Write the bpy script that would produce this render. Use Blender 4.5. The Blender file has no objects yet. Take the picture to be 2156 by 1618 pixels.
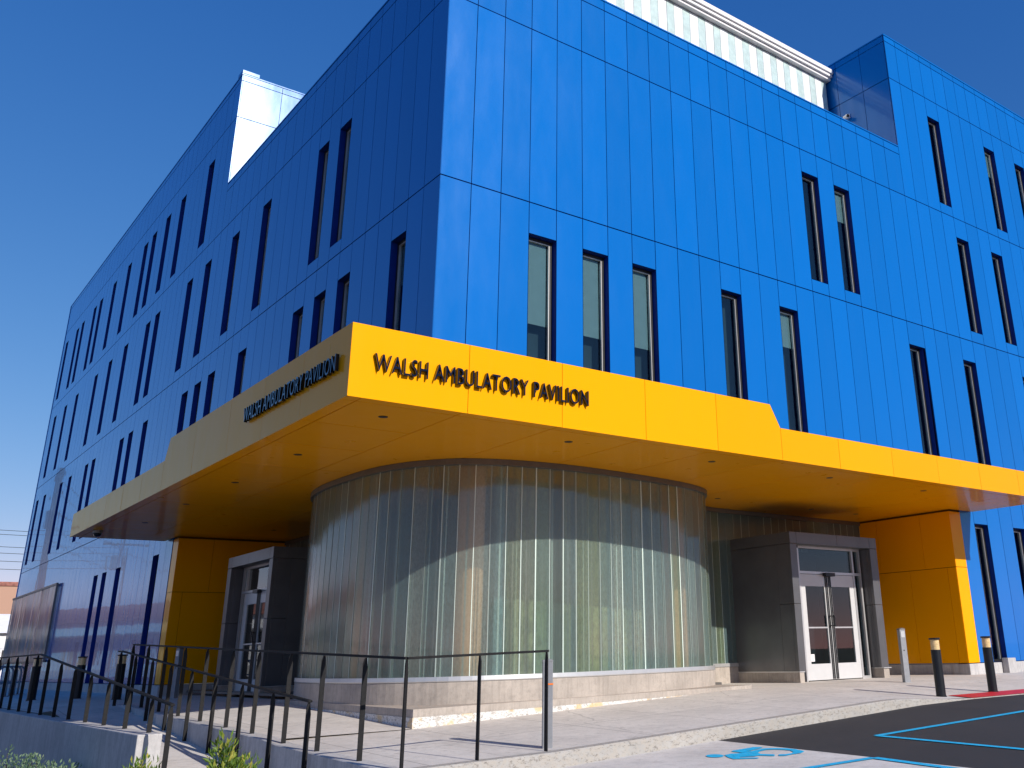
import bpy, bmesh, math, random
from mathutils import Vector, Matrix
from math import sin, cos, pi, radians as rad
random.seed(7)
SC = bpy.context.scene
COL = SC.collection

# ------------------------------------------------------------------ materials
def nt_new(name):
    m = bpy.data.materials.new(name); m.use_nodes = True
    nt = m.node_tree
    return m, nt, nt.nodes['Principled BSDF']

def N(nt, t, **kw):
    n = nt.nodes.new(t)
    for k, v in kw.items():
        if k in n.inputs: n.inputs[k].default_value = v
        else: setattr(n, k, v)
    return n

def ramp(nt, fac, stops):
    r = nt.nodes.new('ShaderNodeValToRGB')
    e = r.color_ramp.elements
    while len(e) < len(stops): e.new(0.5)
    for i, (p, c) in enumerate(stops):
        e[i].position = p; e[i].color = (*c, 1) if len(c) == 3 else c
    nt.links.new(fac, r.inputs['Fac'])
    return r.outputs['Color']

def mixc(nt, fac, a, b, mode='MIX'):
    m = nt.nodes.new('ShaderNodeMix'); m.data_type = 'RGBA'; m.blend_type = mode
    for idx, v in ((0, fac), (6, a), (7, b)):
        if hasattr(v, 'is_output') or isinstance(v, bpy.types.NodeSocket): nt.links.new(v, m.inputs[idx])
        elif idx == 0: m.inputs[0].default_value = v
        else: m.inputs[idx].default_value = (*v, 1)
    return m.outputs[2]

def coords(nt, scale=(1, 1, 1), kind='Object'):
    tc = nt.nodes.new('ShaderNodeTexCoord'); mp = nt.nodes.new('ShaderNodeMapping')
    mp.inputs['Scale'].default_value = scale
    nt.links.new(tc.outputs[kind], mp.inputs['Vector'])
    return mp.outputs['Vector']

def noise(nt, vec, scale, detail=4, rough=.55, dist=0):
    n = nt.nodes.new('ShaderNodeTexNoise')
    n.inputs['Scale'].default_value = scale; n.inputs['Detail'].default_value = detail
    n.inputs['Roughness'].default_value = rough; n.inputs['Distortion'].default_value = dist
    nt.links.new(vec, n.inputs['Vector'])
    return n.outputs['Fac']

def bump(nt, h, strength, dist, bs, also=()):
    b = nt.nodes.new('ShaderNodeBump'); b.inputs['Strength'].default_value = strength
    b.inputs['Distance'].default_value = dist
    nt.links.new(h, b.inputs['Height']); nt.links.new(b.outputs['Normal'], bs.inputs['Normal'])
    for a in also: nt.links.new(b.outputs['Normal'], bs.inputs[a])

def fresnel(nt, ior):
    """Fresnel that reads the same from both sides of a sheet"""
    g = nt.nodes.new('ShaderNodeNewGeometry'); mr = nt.nodes.new('ShaderNodeMapRange')
    mr.inputs['To Min'].default_value = ior; mr.inputs['To Max'].default_value = 1/ior
    nt.links.new(g.outputs['Backfacing'], mr.inputs['Value'])
    fr = nt.nodes.new('ShaderNodeFresnel'); nt.links.new(mr.outputs[0], fr.inputs['IOR']); return fr

def simple(name, col, rough=.5, metal=0, coat=0, var=.12, nscale=6, spec=.5, bmp=0):
    m, nt, bs = nt_new(name)
    v = coords(nt)
    f = noise(nt, v, nscale, 5)
    lo = tuple(max(0, c*(1-var)) for c in col); hi = tuple(min(1, c*(1+var)) for c in col)
    nt.links.new(ramp(nt, f, [(.3, lo), (.7, hi)]), bs.inputs['Base Color'])
    bs.inputs['Roughness'].default_value = rough; bs.inputs['Metallic'].default_value = metal
    bs.inputs['Coat Weight'].default_value = coat; bs.inputs['Coat Roughness'].default_value = .04
    bs.inputs['Specular IOR Level'].default_value = spec
    if bmp: bump(nt, noise(nt, v, nscale*6, 6), .4, bmp, bs)
    return m

def acm(name, col, rough=.205, coat=.8, spec=.34, tint=(1, 1, 1), stint=(1, 1, 1), wob=.0006, rv=.05, coat_rough=.03):
    """painted composite panel: gloss lacquer, every panel of a slightly different tone, a faint oil-canning"""
    m, nt, bs = nt_new(name)
    g = nt.nodes.new('ShaderNodeNewGeometry')
    lo = tuple(c*(1-rv) for c in col); hi = tuple(min(1, c*(1+rv)) for c in col)
    base = ramp(nt, g.outputs['Random Per Island'], [(0, lo), (1, hi)])
    v = coords(nt, (1, 1, .35), 'Object')
    d = noise(nt, v, 2.2, 5, .6)
    dust = noise(nt, coords(nt, (6, 6, .25)), 3.0, 6, .7)
    base = mixc(nt, ramp(nt, dust, [(.45, (0, 0, 0)), (.9, (.10, .10, .10))]), base, tuple(min(1, c*.8+.03) for c in col))
    nt.links.new(base, bs.inputs['Base Color'])
    r = nt.nodes.new('ShaderNodeMapRange')
    r.inputs['From Min'].default_value = .3; r.inputs['From Max'].default_value = .7
    r.inputs['To Min'].default_value = rough-.03; r.inputs['To Max'].default_value = rough+.04
    nt.links.new(d, r.inputs['Value']); nt.links.new(r.outputs[0], bs.inputs['Roughness'])
    bs.inputs['Specular IOR Level'].default_value = spec; bs.inputs['Specular Tint'].default_value = (*stint, 1)
    # the clear gloss: a mirror-like layer that strengthens at grazing angles, slightly tinted by the flake beneath
    gl = nt.nodes.new('ShaderNodeBsdfGlossy'); gl.inputs['Roughness'].default_value = coat_rough; gl.inputs['Color'].default_value = (*tint, 1)
    fr = fresnel(nt, 1.36)
    mu = N(nt, 'ShaderNodeMath', operation='MULTIPLY'); mu.inputs[1].default_value = coat; nt.links.new(fr.outputs[0], mu.inputs[0])
    bp = nt.nodes.new('ShaderNodeBump'); bp.inputs['Strength'].default_value = .9; bp.inputs['Distance'].default_value = wob*20
    nt.links.new(noise(nt, coords(nt, (1, 1, .6)), 1.3, 2, .4), bp.inputs['Height'])
    nt.links.new(bp.outputs['Normal'], gl.inputs['Normal']); nt.links.new(bp.outputs['Normal'], bs.inputs['Normal'])
    ms = nt.nodes.new('ShaderNodeMixShader'); out = nt.nodes['Material Output']
    nt.links.new(mu.outputs[0], ms.inputs[0]); nt.links.new(bs.outputs[0], ms.inputs[1]); nt.links.new(gl.outputs[0], ms.inputs[2]); nt.links.new(ms.outputs[0], out.inputs['Surface'])
    return m

def concrete(name, col, stain=.5, joints=None, sc=1.0, bmp=.004, streak=0):
    m, nt, bs = nt_new(name)
    v = coords(nt)
    a = noise(nt, v, 1.1*sc, 6, .62); b = noise(nt, v, 9*sc, 8, .7); c = noise(nt, v, 60*sc, 4, .6)
    lo = tuple(x*(1-.32*stain) for x in col); hi = tuple(min(1, x*(1+.12*stain)) for x in col)
    base = ramp(nt, a, [(.3, lo), (.62, hi)])
    base = mixc(nt, ramp(nt, b, [(.30, (.55, .55, .55)), (.52, (0, 0, 0))]), base, tuple(x*.62 for x in col))
    base = mixc(nt, ramp(nt, c, [(.35, (.22,)*3), (.6, (0, 0, 0))]), base, tuple(x*.5 for x in col))
    if streak:
        s = noise(nt, coords(nt, (7, 7, .5)), 3.0, 6, .65)
        base = mixc(nt, ramp(nt, s, [(.46, (0, 0, 0)), (.75, (streak,)*3)]), base, tuple(x*.45 for x in col))
    if joints:
        sep = nt.nodes.new('ShaderNodeSeparateXYZ'); nt.links.new(v, sep.inputs[0])
        outs = []
        for ax, pitch in ((0, joints[0]), (1, joints[1])):
            q = N(nt, 'ShaderNodeMath', operation='PINGPONG'); q.inputs[1].default_value = pitch/2
            nt.links.new(sep.outputs[ax], q.inputs[0])
            l = N(nt, 'ShaderNodeMath', operation='LESS_THAN'); l.inputs[1].default_value = .006
            nt.links.new(q.outputs[0], l.inputs[0]); outs.append(l.outputs[0])
        mx = N(nt, 'ShaderNodeMath', operation='MAXIMUM')
        nt.links.new(outs[0], mx.inputs[0]); nt.links.new(outs[1], mx.inputs[1])
        base = mixc(nt, mx.outputs[0], base, tuple(x*.38 for x in col))
    if joints:
        vo = nt.nodes.new('ShaderNodeTexVoronoi'); vo.feature = 'DISTANCE_TO_EDGE'; vo.inputs['Scale'].default_value = .33
        wv = nt.nodes.new('ShaderNodeMix'); wv.data_type = 'VECTOR'; wv.inputs[0].default_value = .12
        nz = nt.nodes.new('ShaderNodeTexNoise'); nz.inputs['Scale'].default_value = 2.4; nz.inputs['Detail'].default_value = 6; nt.links.new(v, nz.inputs['Vector'])
        nt.links.new(v, wv.inputs[4]); nt.links.new(nz.outputs['Color'], wv.inputs[5]); nt.links.new(wv.outputs[1], vo.inputs['Vector'])
        base = mixc(nt, ramp(nt, vo.outputs['Distance'], [(.0, (.55,)*3), (.0035, (0, 0, 0))]), base, tuple(x*.4 for x in col))
        sp = noise(nt, v, 5.5, 2, .5); base = mixc(nt, ramp(nt, sp, [(.70, (0, 0, 0)), (.73, (.5,)*3)]), base, tuple(x*.45 for x in col))
    nt.links.new(base, bs.inputs['Base Color'])
    bs.inputs['Roughness'].default_value = .85; bs.inputs['Specular IOR Level'].default_value = .3
    bump(nt, b, .5, bmp, bs)
    return m

BLUE = (.0, .132, .47)
YEL = (.90, .362, .0)
M = {}
M['blue'] = acm('blue_panel', BLUE, coat=.66, coat_rough=.010, tint=(.20, .62, 1), wob=.0002, rv=.07, stint=(.74, .88, 1), spec=.55, rough=.195)
M['blue_dark'] = simple('blue_joint', (.0, .012, .07), .7, spec=.2)
M['reveal'] = simple('blue_reveal', (.0, .03, .24), .55, spec=.2)  # darker than the panels: shade of the recess is put into the colour
M['yellow'] = acm('yellow_panel', YEL, rough=.30, coat=.45, rv=.03, spec=.08, tint=(1, .84, .45), stint=(1, .8, .3))
M['yellow_dark'] = simple('yellow_joint', (.12, .05, .0), .8, spec=.2)
M['alu'] = simple('satin_aluminium', (.62, .61, .60), .35, .55, var=.05)
M['alu_dark'] = simple('bronze_trim', (.17, .155, .14), .42, .5, var=.08)
M['black_frame'] = simple('black_frame', (.022, .022, .024), .4, .2)
M['vest'] = simple('grey_metal_cladding', (.14, .14, .145), .34, .45, var=.10, nscale=2.2)
M['door_white'] = simple('white_door_metal', (.60, .595, .59), .35, .1, var=.03)
M['rail'] = simple('dark_painted_steel', (.016, .0155, .016), .6, .0, var=.25, nscale=20, spec=.14)
M['black_metal'] = simple('black_metal', (.016, .018, .022), .38, .4)
M['letter'] = simple('dark_letter_metal', (.010, .013, .03), .14, .85, coat=.6)
M['grey_post'] = simple('grey_post_metal', (.27, .275, .29), .45, .3, var=.1, nscale=12)
M['white_glass'] = simple('milky_glass', (.72, .74, .72), .35, 0, coat=.4, var=.05)
M['tree_bark'] = simple('bark', (.10, .07, .05), .9, bmp=.01, nscale=9)
M['wire'] = simple('wire_black', (.015, .015, .018), .6)
M['roof_tile'] = simple('clay_roof', (.30, .12, .09), .8, var=.35, nscale=4)
M['stucco'] = simple('white_stucco', (.78, .76, .76), .85, var=.06, nscale=1.5)
M['interior'] = simple('interior_wall', (.22, .24, .22), .8, var=.25, nscale=.8)
M['inter_floor'] = simple('interior_floor', (.12, .11, .10), .35)
M['timber'] = simple('tan_column', (.78, .40, .19), .7, var=.08, nscale=3)
M['blind'] = simple('roller_blind', (.50, .54, .53), .8, var=.04)
M['room_dark'] = simple('dark_room', (.02, .026, .034), .6)
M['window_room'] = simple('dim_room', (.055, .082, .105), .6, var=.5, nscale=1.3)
M['amber'] = simple('amber_lens', (.80, .56, .26), .3, coat=.5, var=.2, nscale=40)
M['red_paint'] = simple('red_kerb_paint', (.62, .02, .03), .55, var=.2, nscale=9)
M['blue_paint'] = simple('blue_road_paint', (.0, .45, .76), .6, var=.18, nscale=14)
M['orange'] = simple('orange_tape', (.9, .2, .02), .5)
M['sidewalk'] = concrete('sidewalk_concrete', (.66, .612, .562), .45, (1.55, 1.78))
M['wall_conc'] = concrete('wall_concrete', (.54, .515, .50), .6, None, 1.4, streak=.62)
M['plinth'] = concrete('plinth_concrete', (.47, .41, .355), .65, None, 1.6, streak=.45)
M['pad'] = concrete('pad_concrete', (.66, .62, .575), .5)

def kerb_mat(name, white, chip, ochre):
    m, nt, bs = nt_new(name); v = coords(nt)
    a = noise(nt, coords(nt, (1, 1, 1.4)), 9, 9, .72, .8); b = noise(nt, coords(nt, (1, 1, 2.2)), 20, 7, .8)
    c = noise(nt, v, 1.7, 5, .6); d = noise(nt, v, 2.6, 6, .65)
    base = ramp(nt, d, [(.3, tuple(x*.82 for x in white)), (.65, white)])
    base = mixc(nt, ramp(nt, a, [(.52+.06*(1-chip), (0, 0, 0)), (.60+.06*(1-chip), (.85,)*3)]), base, (.40, .36, .31))
    base = mixc(nt, ramp(nt, b, [(.40, (.8,)*3), (.47, (0, 0, 0))]), base, (.17, .15, .13))
    if ochre: base = mixc(nt, ramp(nt, c, [(.545, (0, 0, 0)), (.60, (ochre,)*3)]), base, (.62, .44, .20))
    nt.links.new(base, bs.inputs['Base Color']); bs.inputs['Roughness'].default_value = .85
    bump(nt, a, .6, .01, bs)
    return m
M['old_paint'] = kerb_mat('flaking_white_paint', (.74, .72, .68), .9, .75)
M['kerb'] = kerb_mat('worn_kerb', (.43, .405, .37), 2.0, 0)

def asphalt():
    m, nt, bs = nt_new('asphalt'); v = coords(nt)
    a = noise(nt, v, 160, 4, .7); b = noise(nt, v, .7, 5, .6)
    base = ramp(nt, a, [(.3, (.014, .0135, .015)), (.62, (.033, .031, .033)), (.8, (.075, .07, .07))])
    base = mixc(nt, ramp(nt, b, [(.4, (0, 0, 0)), (.75, (.35,)*3)]), base, (.055, .051, .05))
    c = noise(nt, v, 2.6, 6, .7); base = mixc(nt, ramp(nt, c, [(.60, (0, 0, 0)), (.66, (.6,)*3)]), base, (.016, .015, .016))
    nt.links.new(base, bs.inputs['Base Color']); bs.inputs['Roughness'].default_value = .9
    bump(nt, a, .7, .006, bs)
    return m
M['asphalt'] = asphalt()

def soil():
    m, nt, bs = nt_new('ground_soil'); v = coords(nt)
    a = noise(nt, v, 3, 7, .7)
    nt.links.new(ramp(nt, a, [(.3, (.05, .05, .03)), (.7, (.17, .15, .10))]), bs.inputs['Base Color'])
    bs.inputs['Roughness'].default_value = 1
    return m
M['soil'] = soil()

def brick():
    m, nt, bs = nt_new('brick'); v = coords(nt, (1, 1, 1))
    b = nt.nodes.new('ShaderNodeTexBrick'); nt.links.new(v, b.inputs['Vector'])
    b.inputs['Color1'].default_value = (.60, .23, .13, 1); b.inputs['Color2'].default_value = (.52, .19, .10, 1)
    b.inputs['Mortar'].default_value = (.45, .27, .19, 1); b.inputs['Scale'].default_value = 2.5
    nt.links.new(b.outputs['Color'], bs.inputs['Base Color']); bs.inputs['Roughness'].default_value = .9
    return m
M['brick'] = brick()

def channel_glass(name, tint, clear, rough=.09, ior=1.9):
    """cast channel glass: a milky body that takes sunlight, partly see-through, with a soft gloss"""
    m, nt, bs = nt_new(name)
    out = nt.nodes['Material Output']
    g = nt.nodes.new('ShaderNodeNewGeometry')
    rnd = g.outputs['Random Per Island']
    T = tint
    body = ramp(nt, rnd, [(0, tuple(c*.40 for c in T)), (.18, (T[0]*.7, T[1]*.95, T[2]*1.15)), (.36, (T[0]*1.0, T[1]*1.02, T[2]*.62)), (.55, tuple(c*.8 for c in T)), (.72, (T[0]*.62, T[1]*.86, T[2]*1.0)), (1, tuple(min(1, c*1.3) for c in T))])
    streak = noise(nt, coords(nt, (14, 14, .12)), 3, 5, .7)
    body = mixc(nt, ramp(nt, streak, [(.35, (.55,)*3), (.65, (0, 0, 0))]), body, tuple(c*.45 for c in tint))
    seed = noise(nt, coords(nt, (1, 1, .5)), 34, 5, .75)
    body = mixc(nt, ramp(nt, seed, [(.40, (.5,)*3), (.58, (0, 0, 0))]), body, tuple(c*.35 for c in tint))
    dif = nt.nodes.new('ShaderNodeBsdfDiffuse'); nt.links.new(body, dif.inputs['Color'])
    trl = nt.nodes.new('ShaderNodeBsdfTranslucent')  # the cast body glows in sunlight; nt.links.new(body, trl.inputs['Color'])
    dt = nt.nodes.new('ShaderNodeMixShader'); dt.inputs[0].default_value = .45
    nt.links.new(dif.outputs[0], dt.inputs[1]); nt.links.new(trl.outputs[0], dt.inputs[2])
    tr = nt.nodes.new('ShaderNodeBsdfTransparent'); tr.inputs['Color'].default_value = (.80, .90, .86, 1)
    mr = nt.nodes.new('ShaderNodeMapRange'); mr.inputs['To Min'].default_value = clear-.12; mr.inputs['To Max'].default_value = clear+.12
    nt.links.new(streak, mr.inputs['Value'])
    mx = nt.nodes.new('ShaderNodeMixShader'); nt.links.new(mr.outputs[0], mx.inputs[0])
    nt.links.new(dt.outputs[0], mx.inputs[1]); nt.links.new(tr.outputs[0], mx.inputs[2])
    gl = nt.nodes.new('ShaderNodeBsdfGlossy'); gl.inputs['Roughness'].default_value = rough
    bp = nt.nodes.new('ShaderNodeBump'); bp.inputs['Strength'].default_value = .5; bp.inputs['Distance'].default_value = .004
    nt.links.new(noise(nt, coords(nt, (10, 10, 1.0)), 2.5, 4, .6), bp.inputs['Height'])
    nt.links.new(bp.outputs['Normal'], gl.inputs['Normal'])
    fr = fresnel(nt, ior)
    fin = nt.nodes.new('ShaderNodeMixShader'); nt.links.new(fr.outputs[0], fin.inputs[0])
    nt.links.new(mx.outputs[0], fin.inputs[1]); nt.links.new(gl.outputs[0], fin.inputs[2])
    nt.links.new(fin.outputs[0], out.inputs['Surface'])
    return m
M['channel'] = channel_glass('channel_glass', (.42, .52, .46), .50, .06, 1.7)
M['bead'] = acm('channel_joint', (.44, .52, .47), rough=.3, coat=.4, rv=.6)
M['screen'] = channel_glass('screen_glass', (.80, .79, .68), .06, .10, 1.3)
M['clere_a'] = simple('milk_panel', (.80, .82, .82), .35, 0, coat=.4, var=.05)
M['clere_b'] = simple('pale_green_panel', (.52, .64, .61), .3, 0, coat=.6, var=.14, nscale=5)

def pane_mat():
    m, nt, bs = nt_new('window_glass'); out = nt.nodes['Material Output']
    tr = nt.nodes.new('ShaderNodeBsdfTransparent'); tr.inputs['Color'].default_value = (.62, .72, .74, 1)
    gl = nt.nodes.new('ShaderNodeBsdfGlossy'); gl.inputs['Roughness'].default_value = .015
    fr = fresnel(nt, 1.6)
    mx = nt.nodes.new('ShaderNodeMixShader'); nt.links.new(fr.outputs[0], mx.inputs[0])
    nt.links.new(tr.outputs[0], mx.inputs[1]); nt.links.new(gl.outputs[0], mx.inputs[2])
    nt.links.new(mx.outputs[0], out.inputs['Surface'])
    return m
M['pane'] = pane_mat()

def leaf(name, c1, c2, c3):
    m, nt, bs = nt_new(name)
    g = nt.nodes.new('ShaderNodeNewGeometry')
    nt.links.new(ramp(nt, g.outputs['Random Per Island'], [(0, c1), (.6, c2), (1, c3)]), bs.inputs['Base Color'])
    bs.inputs['Roughness'].default_value = .5; bs.inputs['Specular IOR Level'].default_value = .35
    out = nt.nodes['Material Output']
    t = nt.nodes.new('ShaderNodeBsdfTranslucent'); t.inputs['Color'].default_value = (*[c*1.3 for c in c2], 1)
    mx = nt.nodes.new('ShaderNodeMixShader'); mx.inputs[0].default_value = .3
    nt.links.new(bs.outputs[0], mx.inputs[1]); nt.links.new(t.outputs[0], mx.inputs[2]); nt.links.new(mx.outputs[0], out.inputs['Surface'])
    return m
M['leaf_tree'] = leaf('tree_leaf', (.03, .06, .015), (.06, .11, .025), (.11, .16, .04))
M['leaf_bush'] = leaf('bush_leaf', (.06, .11, .02), (.16, .26, .03), (.52, .44, .09))
M['leaf_sage'] = leaf('sage_leaf', (.08, .14, .08), (.17, .27, .15), (.32, .40, .24))

# ------------------------------------------------------------------ mesh builder
class MB:
    def __init__(s, f=None): s.v = []; s.f = []; s.m = []; s.tf = f
    def add(s, vs, fs, mi=0):
        o = len(s.v)
        s.v += [s.tf(*v) if s.tf else tuple(v) for v in vs]
        for f in fs: s.f.append([i+o for i in f]); s.m.append(mi)
    def box(s, x0, x1, y0, y1, z0, z1, mi=0):
        s.add([(x0,y0,z0),(x1,y0,z0),(x1,y1,z0),(x0,y1,z0),(x0,y0,z1),(x1,y0,z1),(x1,y1,z1),(x0,y1,z1)],
              [(0,3,2,1),(4,5,6,7),(0,1,5,4),(1,2,6,5),(2,3,7,6),(3,0,4,7)], mi)
    def prism(s, poly, a, b, mi=0):
        """poly: list of 3-vectors (planar), swept by vector from a to b (both Vectors)"""
        n = len(poly); P = [Vector(p) for p in poly]
        s.add([p+a for p in P]+[p+b for p in P],
              [tuple(range(n))[::-1], tuple(range(n, 2*n))]+[(i, (i+1) % n, n+(i+1) % n, n+i) for i in range(n)], mi)
    def tube(s, pts, r, seg=10, mi=0, cap=True):
        pts = [Vector(p) for p in pts]; n = len(pts); rr = r if isinstance(r, (list, tuple)) else [r]*n
        vs = []; 
        for i, p in enumerate(pts):
            d = (pts[min(i+1, n-1)]-pts[max(i-1, 0)]).normalized()
            u = d.cross(Vector((0, 0, 1)) if abs(d.z) < .9 else Vector((1, 0, 0))).normalized(); w = d.cross(u)
            vs += [p+(u*cos(2*pi*k/seg)+w*sin(2*pi*k/seg))*rr[i] for k in range(seg)]
        fs = [(i*seg+k, i*seg+(k+1) % seg, (i+1)*seg+(k+1) % seg, (i+1)*seg+k) for i in range(n-1) for k in range(seg)]
        if cap: fs += [tuple(range(seg))[::-1], tuple((n-1)*seg+k for k in range(seg))]
        s.add(vs, fs, mi)
    def lathe(s, prof, c=(0, 0), seg=24, mi=0):
        vs = [(c[0]+r*cos(2*pi*k/seg), c[1]+r*sin(2*pi*k/seg), z) for r, z in prof for k in range(seg)]
        n = len(prof)
        fs = [(i*seg+k, i*seg+(k+1) % seg, (i+1)*seg+(k+1) % seg, (i+1)*seg+k) for i in range(n-1) for k in range(seg)]
        fs += [tuple(range(seg))[::-1], tuple((n-1)*seg+k for k in range(seg))]
        s.add(vs, fs, mi)
    def bar(s, a, b, w, h, mi=0):
        """flat bar from a to b: w wide across, h tall"""
        a = Vector(a); b = Vector(b); d = (b-a).normalized(); u = d.cross(Vector((0, 0, 1))).normalized(); t = u.cross(d)
        c = [a+u*x*w/2+t*y*h/2 for x, y in ((-1,-1),(1,-1),(1,1),(-1,1))]
        s.add(c+[q+(b-a) for q in c], [(3,2,1,0),(4,5,6,7),(0,1,5,4),(1,2,6,5),(2,3,7,6),(3,0,4,7)], mi)
    def build(s, name, mats, parent=None, smooth=False, bevel=0, recalc=True):
        me = bpy.data.meshes.new(name); me.from_pydata([tuple(v) for v in s.v], [], s.f)
        for m in (mats if isinstance(mats, (list, tuple)) else [mats]): me.materials.append(m)
        me.polygons.foreach_set('material_index', s.m)
        if recalc:
            bm = bmesh.new(); bm.from_mesh(me); bmesh.ops.recalc_face_normals(bm, faces=bm.faces); bm.to_mesh(me); bm.free()
        if smooth: me.polygons.foreach_set('use_smooth', [True]*len(me.polygons))
        me.update()
        o = bpy.data.objects.new(name, me); COL.objects.link(o)
        if parent: o.parent = parent
        if bevel:
            md = o.modifiers.new('bevel', 'BEVEL'); md.width = bevel; md.segments = 2; md.limit_method = 'ANGLE'
        return o

def empty(name, loc=(0, 0, 0), rz=0):
    o = bpy.data.objects.new(name, None); COL.objects.link(o); o.location = loc; o.rotation_euler = (0, 0, rz)
    o.empty_display_size = .3
    return o
def tag(o, label, cat, group=None):
    o['label'] = label; o['category'] = cat
    if group: o['group'] = group
    return o
def struct(o): o['kind'] = 'structure'; return o
def copy_tree(o, parent=None):
    c = o.copy(); COL.objects.link(c); c.parent = parent
    for ch in o.children: copy_tree(ch, c)
    return c

# ------------------------------------------------------------------ camera (shifted lens: the photo is a crop)
W_, H_ = 2156., 1618.
YAW, PIT, ROL, F_, CX, CY = 0.699758, 0.348248, -0.027873, 2003.60825, 1348.09993, 646.93283
CAMLOC = Vector((-6.8585, -13.4214, .6815))
fw = Vector((sin(YAW)*cos(PIT), cos(YAW)*cos(PIT), sin(PIT))); ri = Vector((cos(YAW), -sin(YAW), 0)); up = ri.cross(fw)
r2 = ri*cos(ROL)+up*sin(ROL); u2 = up*cos(ROL)-ri*sin(ROL)
cd = bpy.data.cameras.new('camera'); cam = bpy.data.objects.new('camera', cd); COL.objects.link(cam)
cam.matrix_world = Matrix(((r2.x, u2.x, -fw.x, CAMLOC.x), (r2.y, u2.y, -fw.y, CAMLOC.y), (r2.z, u2.z, -fw.z, CAMLOC.z), (0, 0, 0, 1)))
cd.sensor_fit = 'HORIZONTAL'; cd.sensor_width = 36; cd.lens = F_/W_*36
cd.shift_x = -(CX-W_/2)/W_; cd.shift_y = (CY-H_/2)/W_
cd.clip_start = .1; cd.clip_end = 3000
SC.camera = cam

# ------------------------------------------------------------------ heights of the ground
def clamp(v, a, b): return max(a, min(b, v))
def smooth(t): t = clamp(t, 0, 1); return t*t*(3-2*t)
def P(x, y):                                              # parking lot
    return .043*clamp(x, -12, 7.5)+.025*max(y, -22)-.43
def S(x, y):                                              # upper sidewalk
    if x > 0 or y < 0:
        z = -.25+.04*clamp(x, 0, 6.25)
        if x < 0: z += .015*x
        z += .03*min(y, 0)
        z -= smooth((x-6.2)/2.2)*.08*clamp((-y-1.2)/2.3, 0, 1)
        return z
    return min(0, -.25+y*(.05-.0085*min(-x, 2.2)))
def R(y): return clamp(-.46+.087*(y-2.73), -.875, 0)       # ramp
def L(x, y): return -1.0-1.15*smooth((y-2)/9)*smooth((x+9)/4)+(.85+1.15*smooth((x+9)/4))*smooth((y-22)/16)
def G(x, y):
    t = smooth((x+2.6)/.9)
    g = L(x, y)*(1-t)+min(P(x, y), -.2)*t
    if x > -1.9 and y > -3.4: g = min(g, -.9)
    return g-.07

def grid(name, xs, ys, f, mat, skirt=None):
    vs = [(x, y, f(x, y)) for y in ys for x in xs]; nx = len(xs)
    fs = [(j*nx+i, j*nx+i+1, (j+1)*nx+i+1, (j+1)*nx+i) for j in range(len(ys)-1) for i in range(nx-1)]
    b = MB(); b.add(vs, fs)
    return struct(b.build(name, mat, recalc=False))
def rng(a, b, st):
    n = max(1, round((b-a)/st)); return [a+(b-a)*i/n for i in range(n+1)]

grid('ground', [-900, -300, -100, -40]+rng(-16, 24, 1.0)+[40, 100, 300, 900], [-900, -300, -100, -40]+rng(-22, 60, 1.5)+[100, 300, 900], G, M['soil'])
grid("parking_lot", rng(2.5, 40, 1.5), rng(-40, -3.63, 1.2), P, M['asphalt'])
grid('concrete_pad', rng(-1.95, 2.494, .6), rng(-16, -3.63, 1.0), P, M["pad"])
grid('road', rng(-13.5, -6.5, 1.4), rng(-60, 140, 4), lambda x, y: L(x, y)-.03, M['asphalt'])
grid('far_pavement', rng(-16, -13.6, 1.2), rng(-60, 140, 4), lambda x, y: L(x, y)+.06, M['sidewalk'])
# sidewalk in front (to the kerb) and along the left wing
KY = -3.62
grid('sidewalk', rng(-1.86, 6, .6)+rng(6.4, 9.6, .4)+rng(11, 45, 2), [KY+.16]+rng(-3.2, -.2, .5)+[.6, 1.8, 3.2], lambda x, y: S(x, y) if y < .01 else S(x, 0), M['sidewalk'])
grid('side_walk', rng(-1.86, .6, .41), rng(.0, 9, .75), lambda x, y: S(min(x, -.001), y) if y > 0 else S(x, 0), M['sidewalk'])
grid('rear_walk', rng(-3.2, .6, .76), rng(9, 46, 3), lambda x, y: -.10*(1-smooth((x+3.2)/.8)), M['sidewalk'])
# kerb
kb = MB(); xs = rng(-2.05, 6, .5)+rng(6.4, 9.6, .4)+rng(11, 45, 2)
n = len(xs); vs = []
for x in xs:
    zt = S(x, KY); zb = min(P(x, KY)-.12, zt-.05)
    vs += [(x, KY-.02, zb), (x, KY, zt-.012), (x, KY+.012, zt+.003), (x, KY+.165, zt+.004), (x, KY+.165, zb)]
fs = [(i*5+k, (i+1)*5+k, (i+1)*5+k+1, i*5+k+1) for i in range(n-1) for k in range(4)]
kb.add(vs, fs+[(0, 1, 2, 3, 4)]); struct(kb.build('kerb', M['kerb']))
# red no-parking paint on the flush kerb
rp = MB(); xs = rng(8.5, 30, 1.2); n = len(xs)
rp.add([(x, y, S(x, y)+.009) for y in (KY-.0, KY+.5) for x in xs], [(i, i+1, n+i+1, n+i) for i in range(n-1)])
tag(rp.build('kerb_marking', M['red_paint'], recalc=False), 'red painted strip along the flush sidewalk edge beside the black bollards', 'marking')
# ramp and lower walk
ra = MB(); ys = rng(-1.8, 9, .6); n = len(ys)
ra.add([(x, y, R(y)) for x in (-3.22, -2.02) for y in ys], [(i, i+1, n+i+1, n+i) for i in range(n-1)])
struct(ra.build('ramp', M['sidewalk'], recalc=False))
grid('lower_walk', rng(-3.9, -2.02, .6), rng(-9, -1.8, 1.2), lambda x, y: -.872+.005*(y+1.8), M['sidewalk'])

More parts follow.
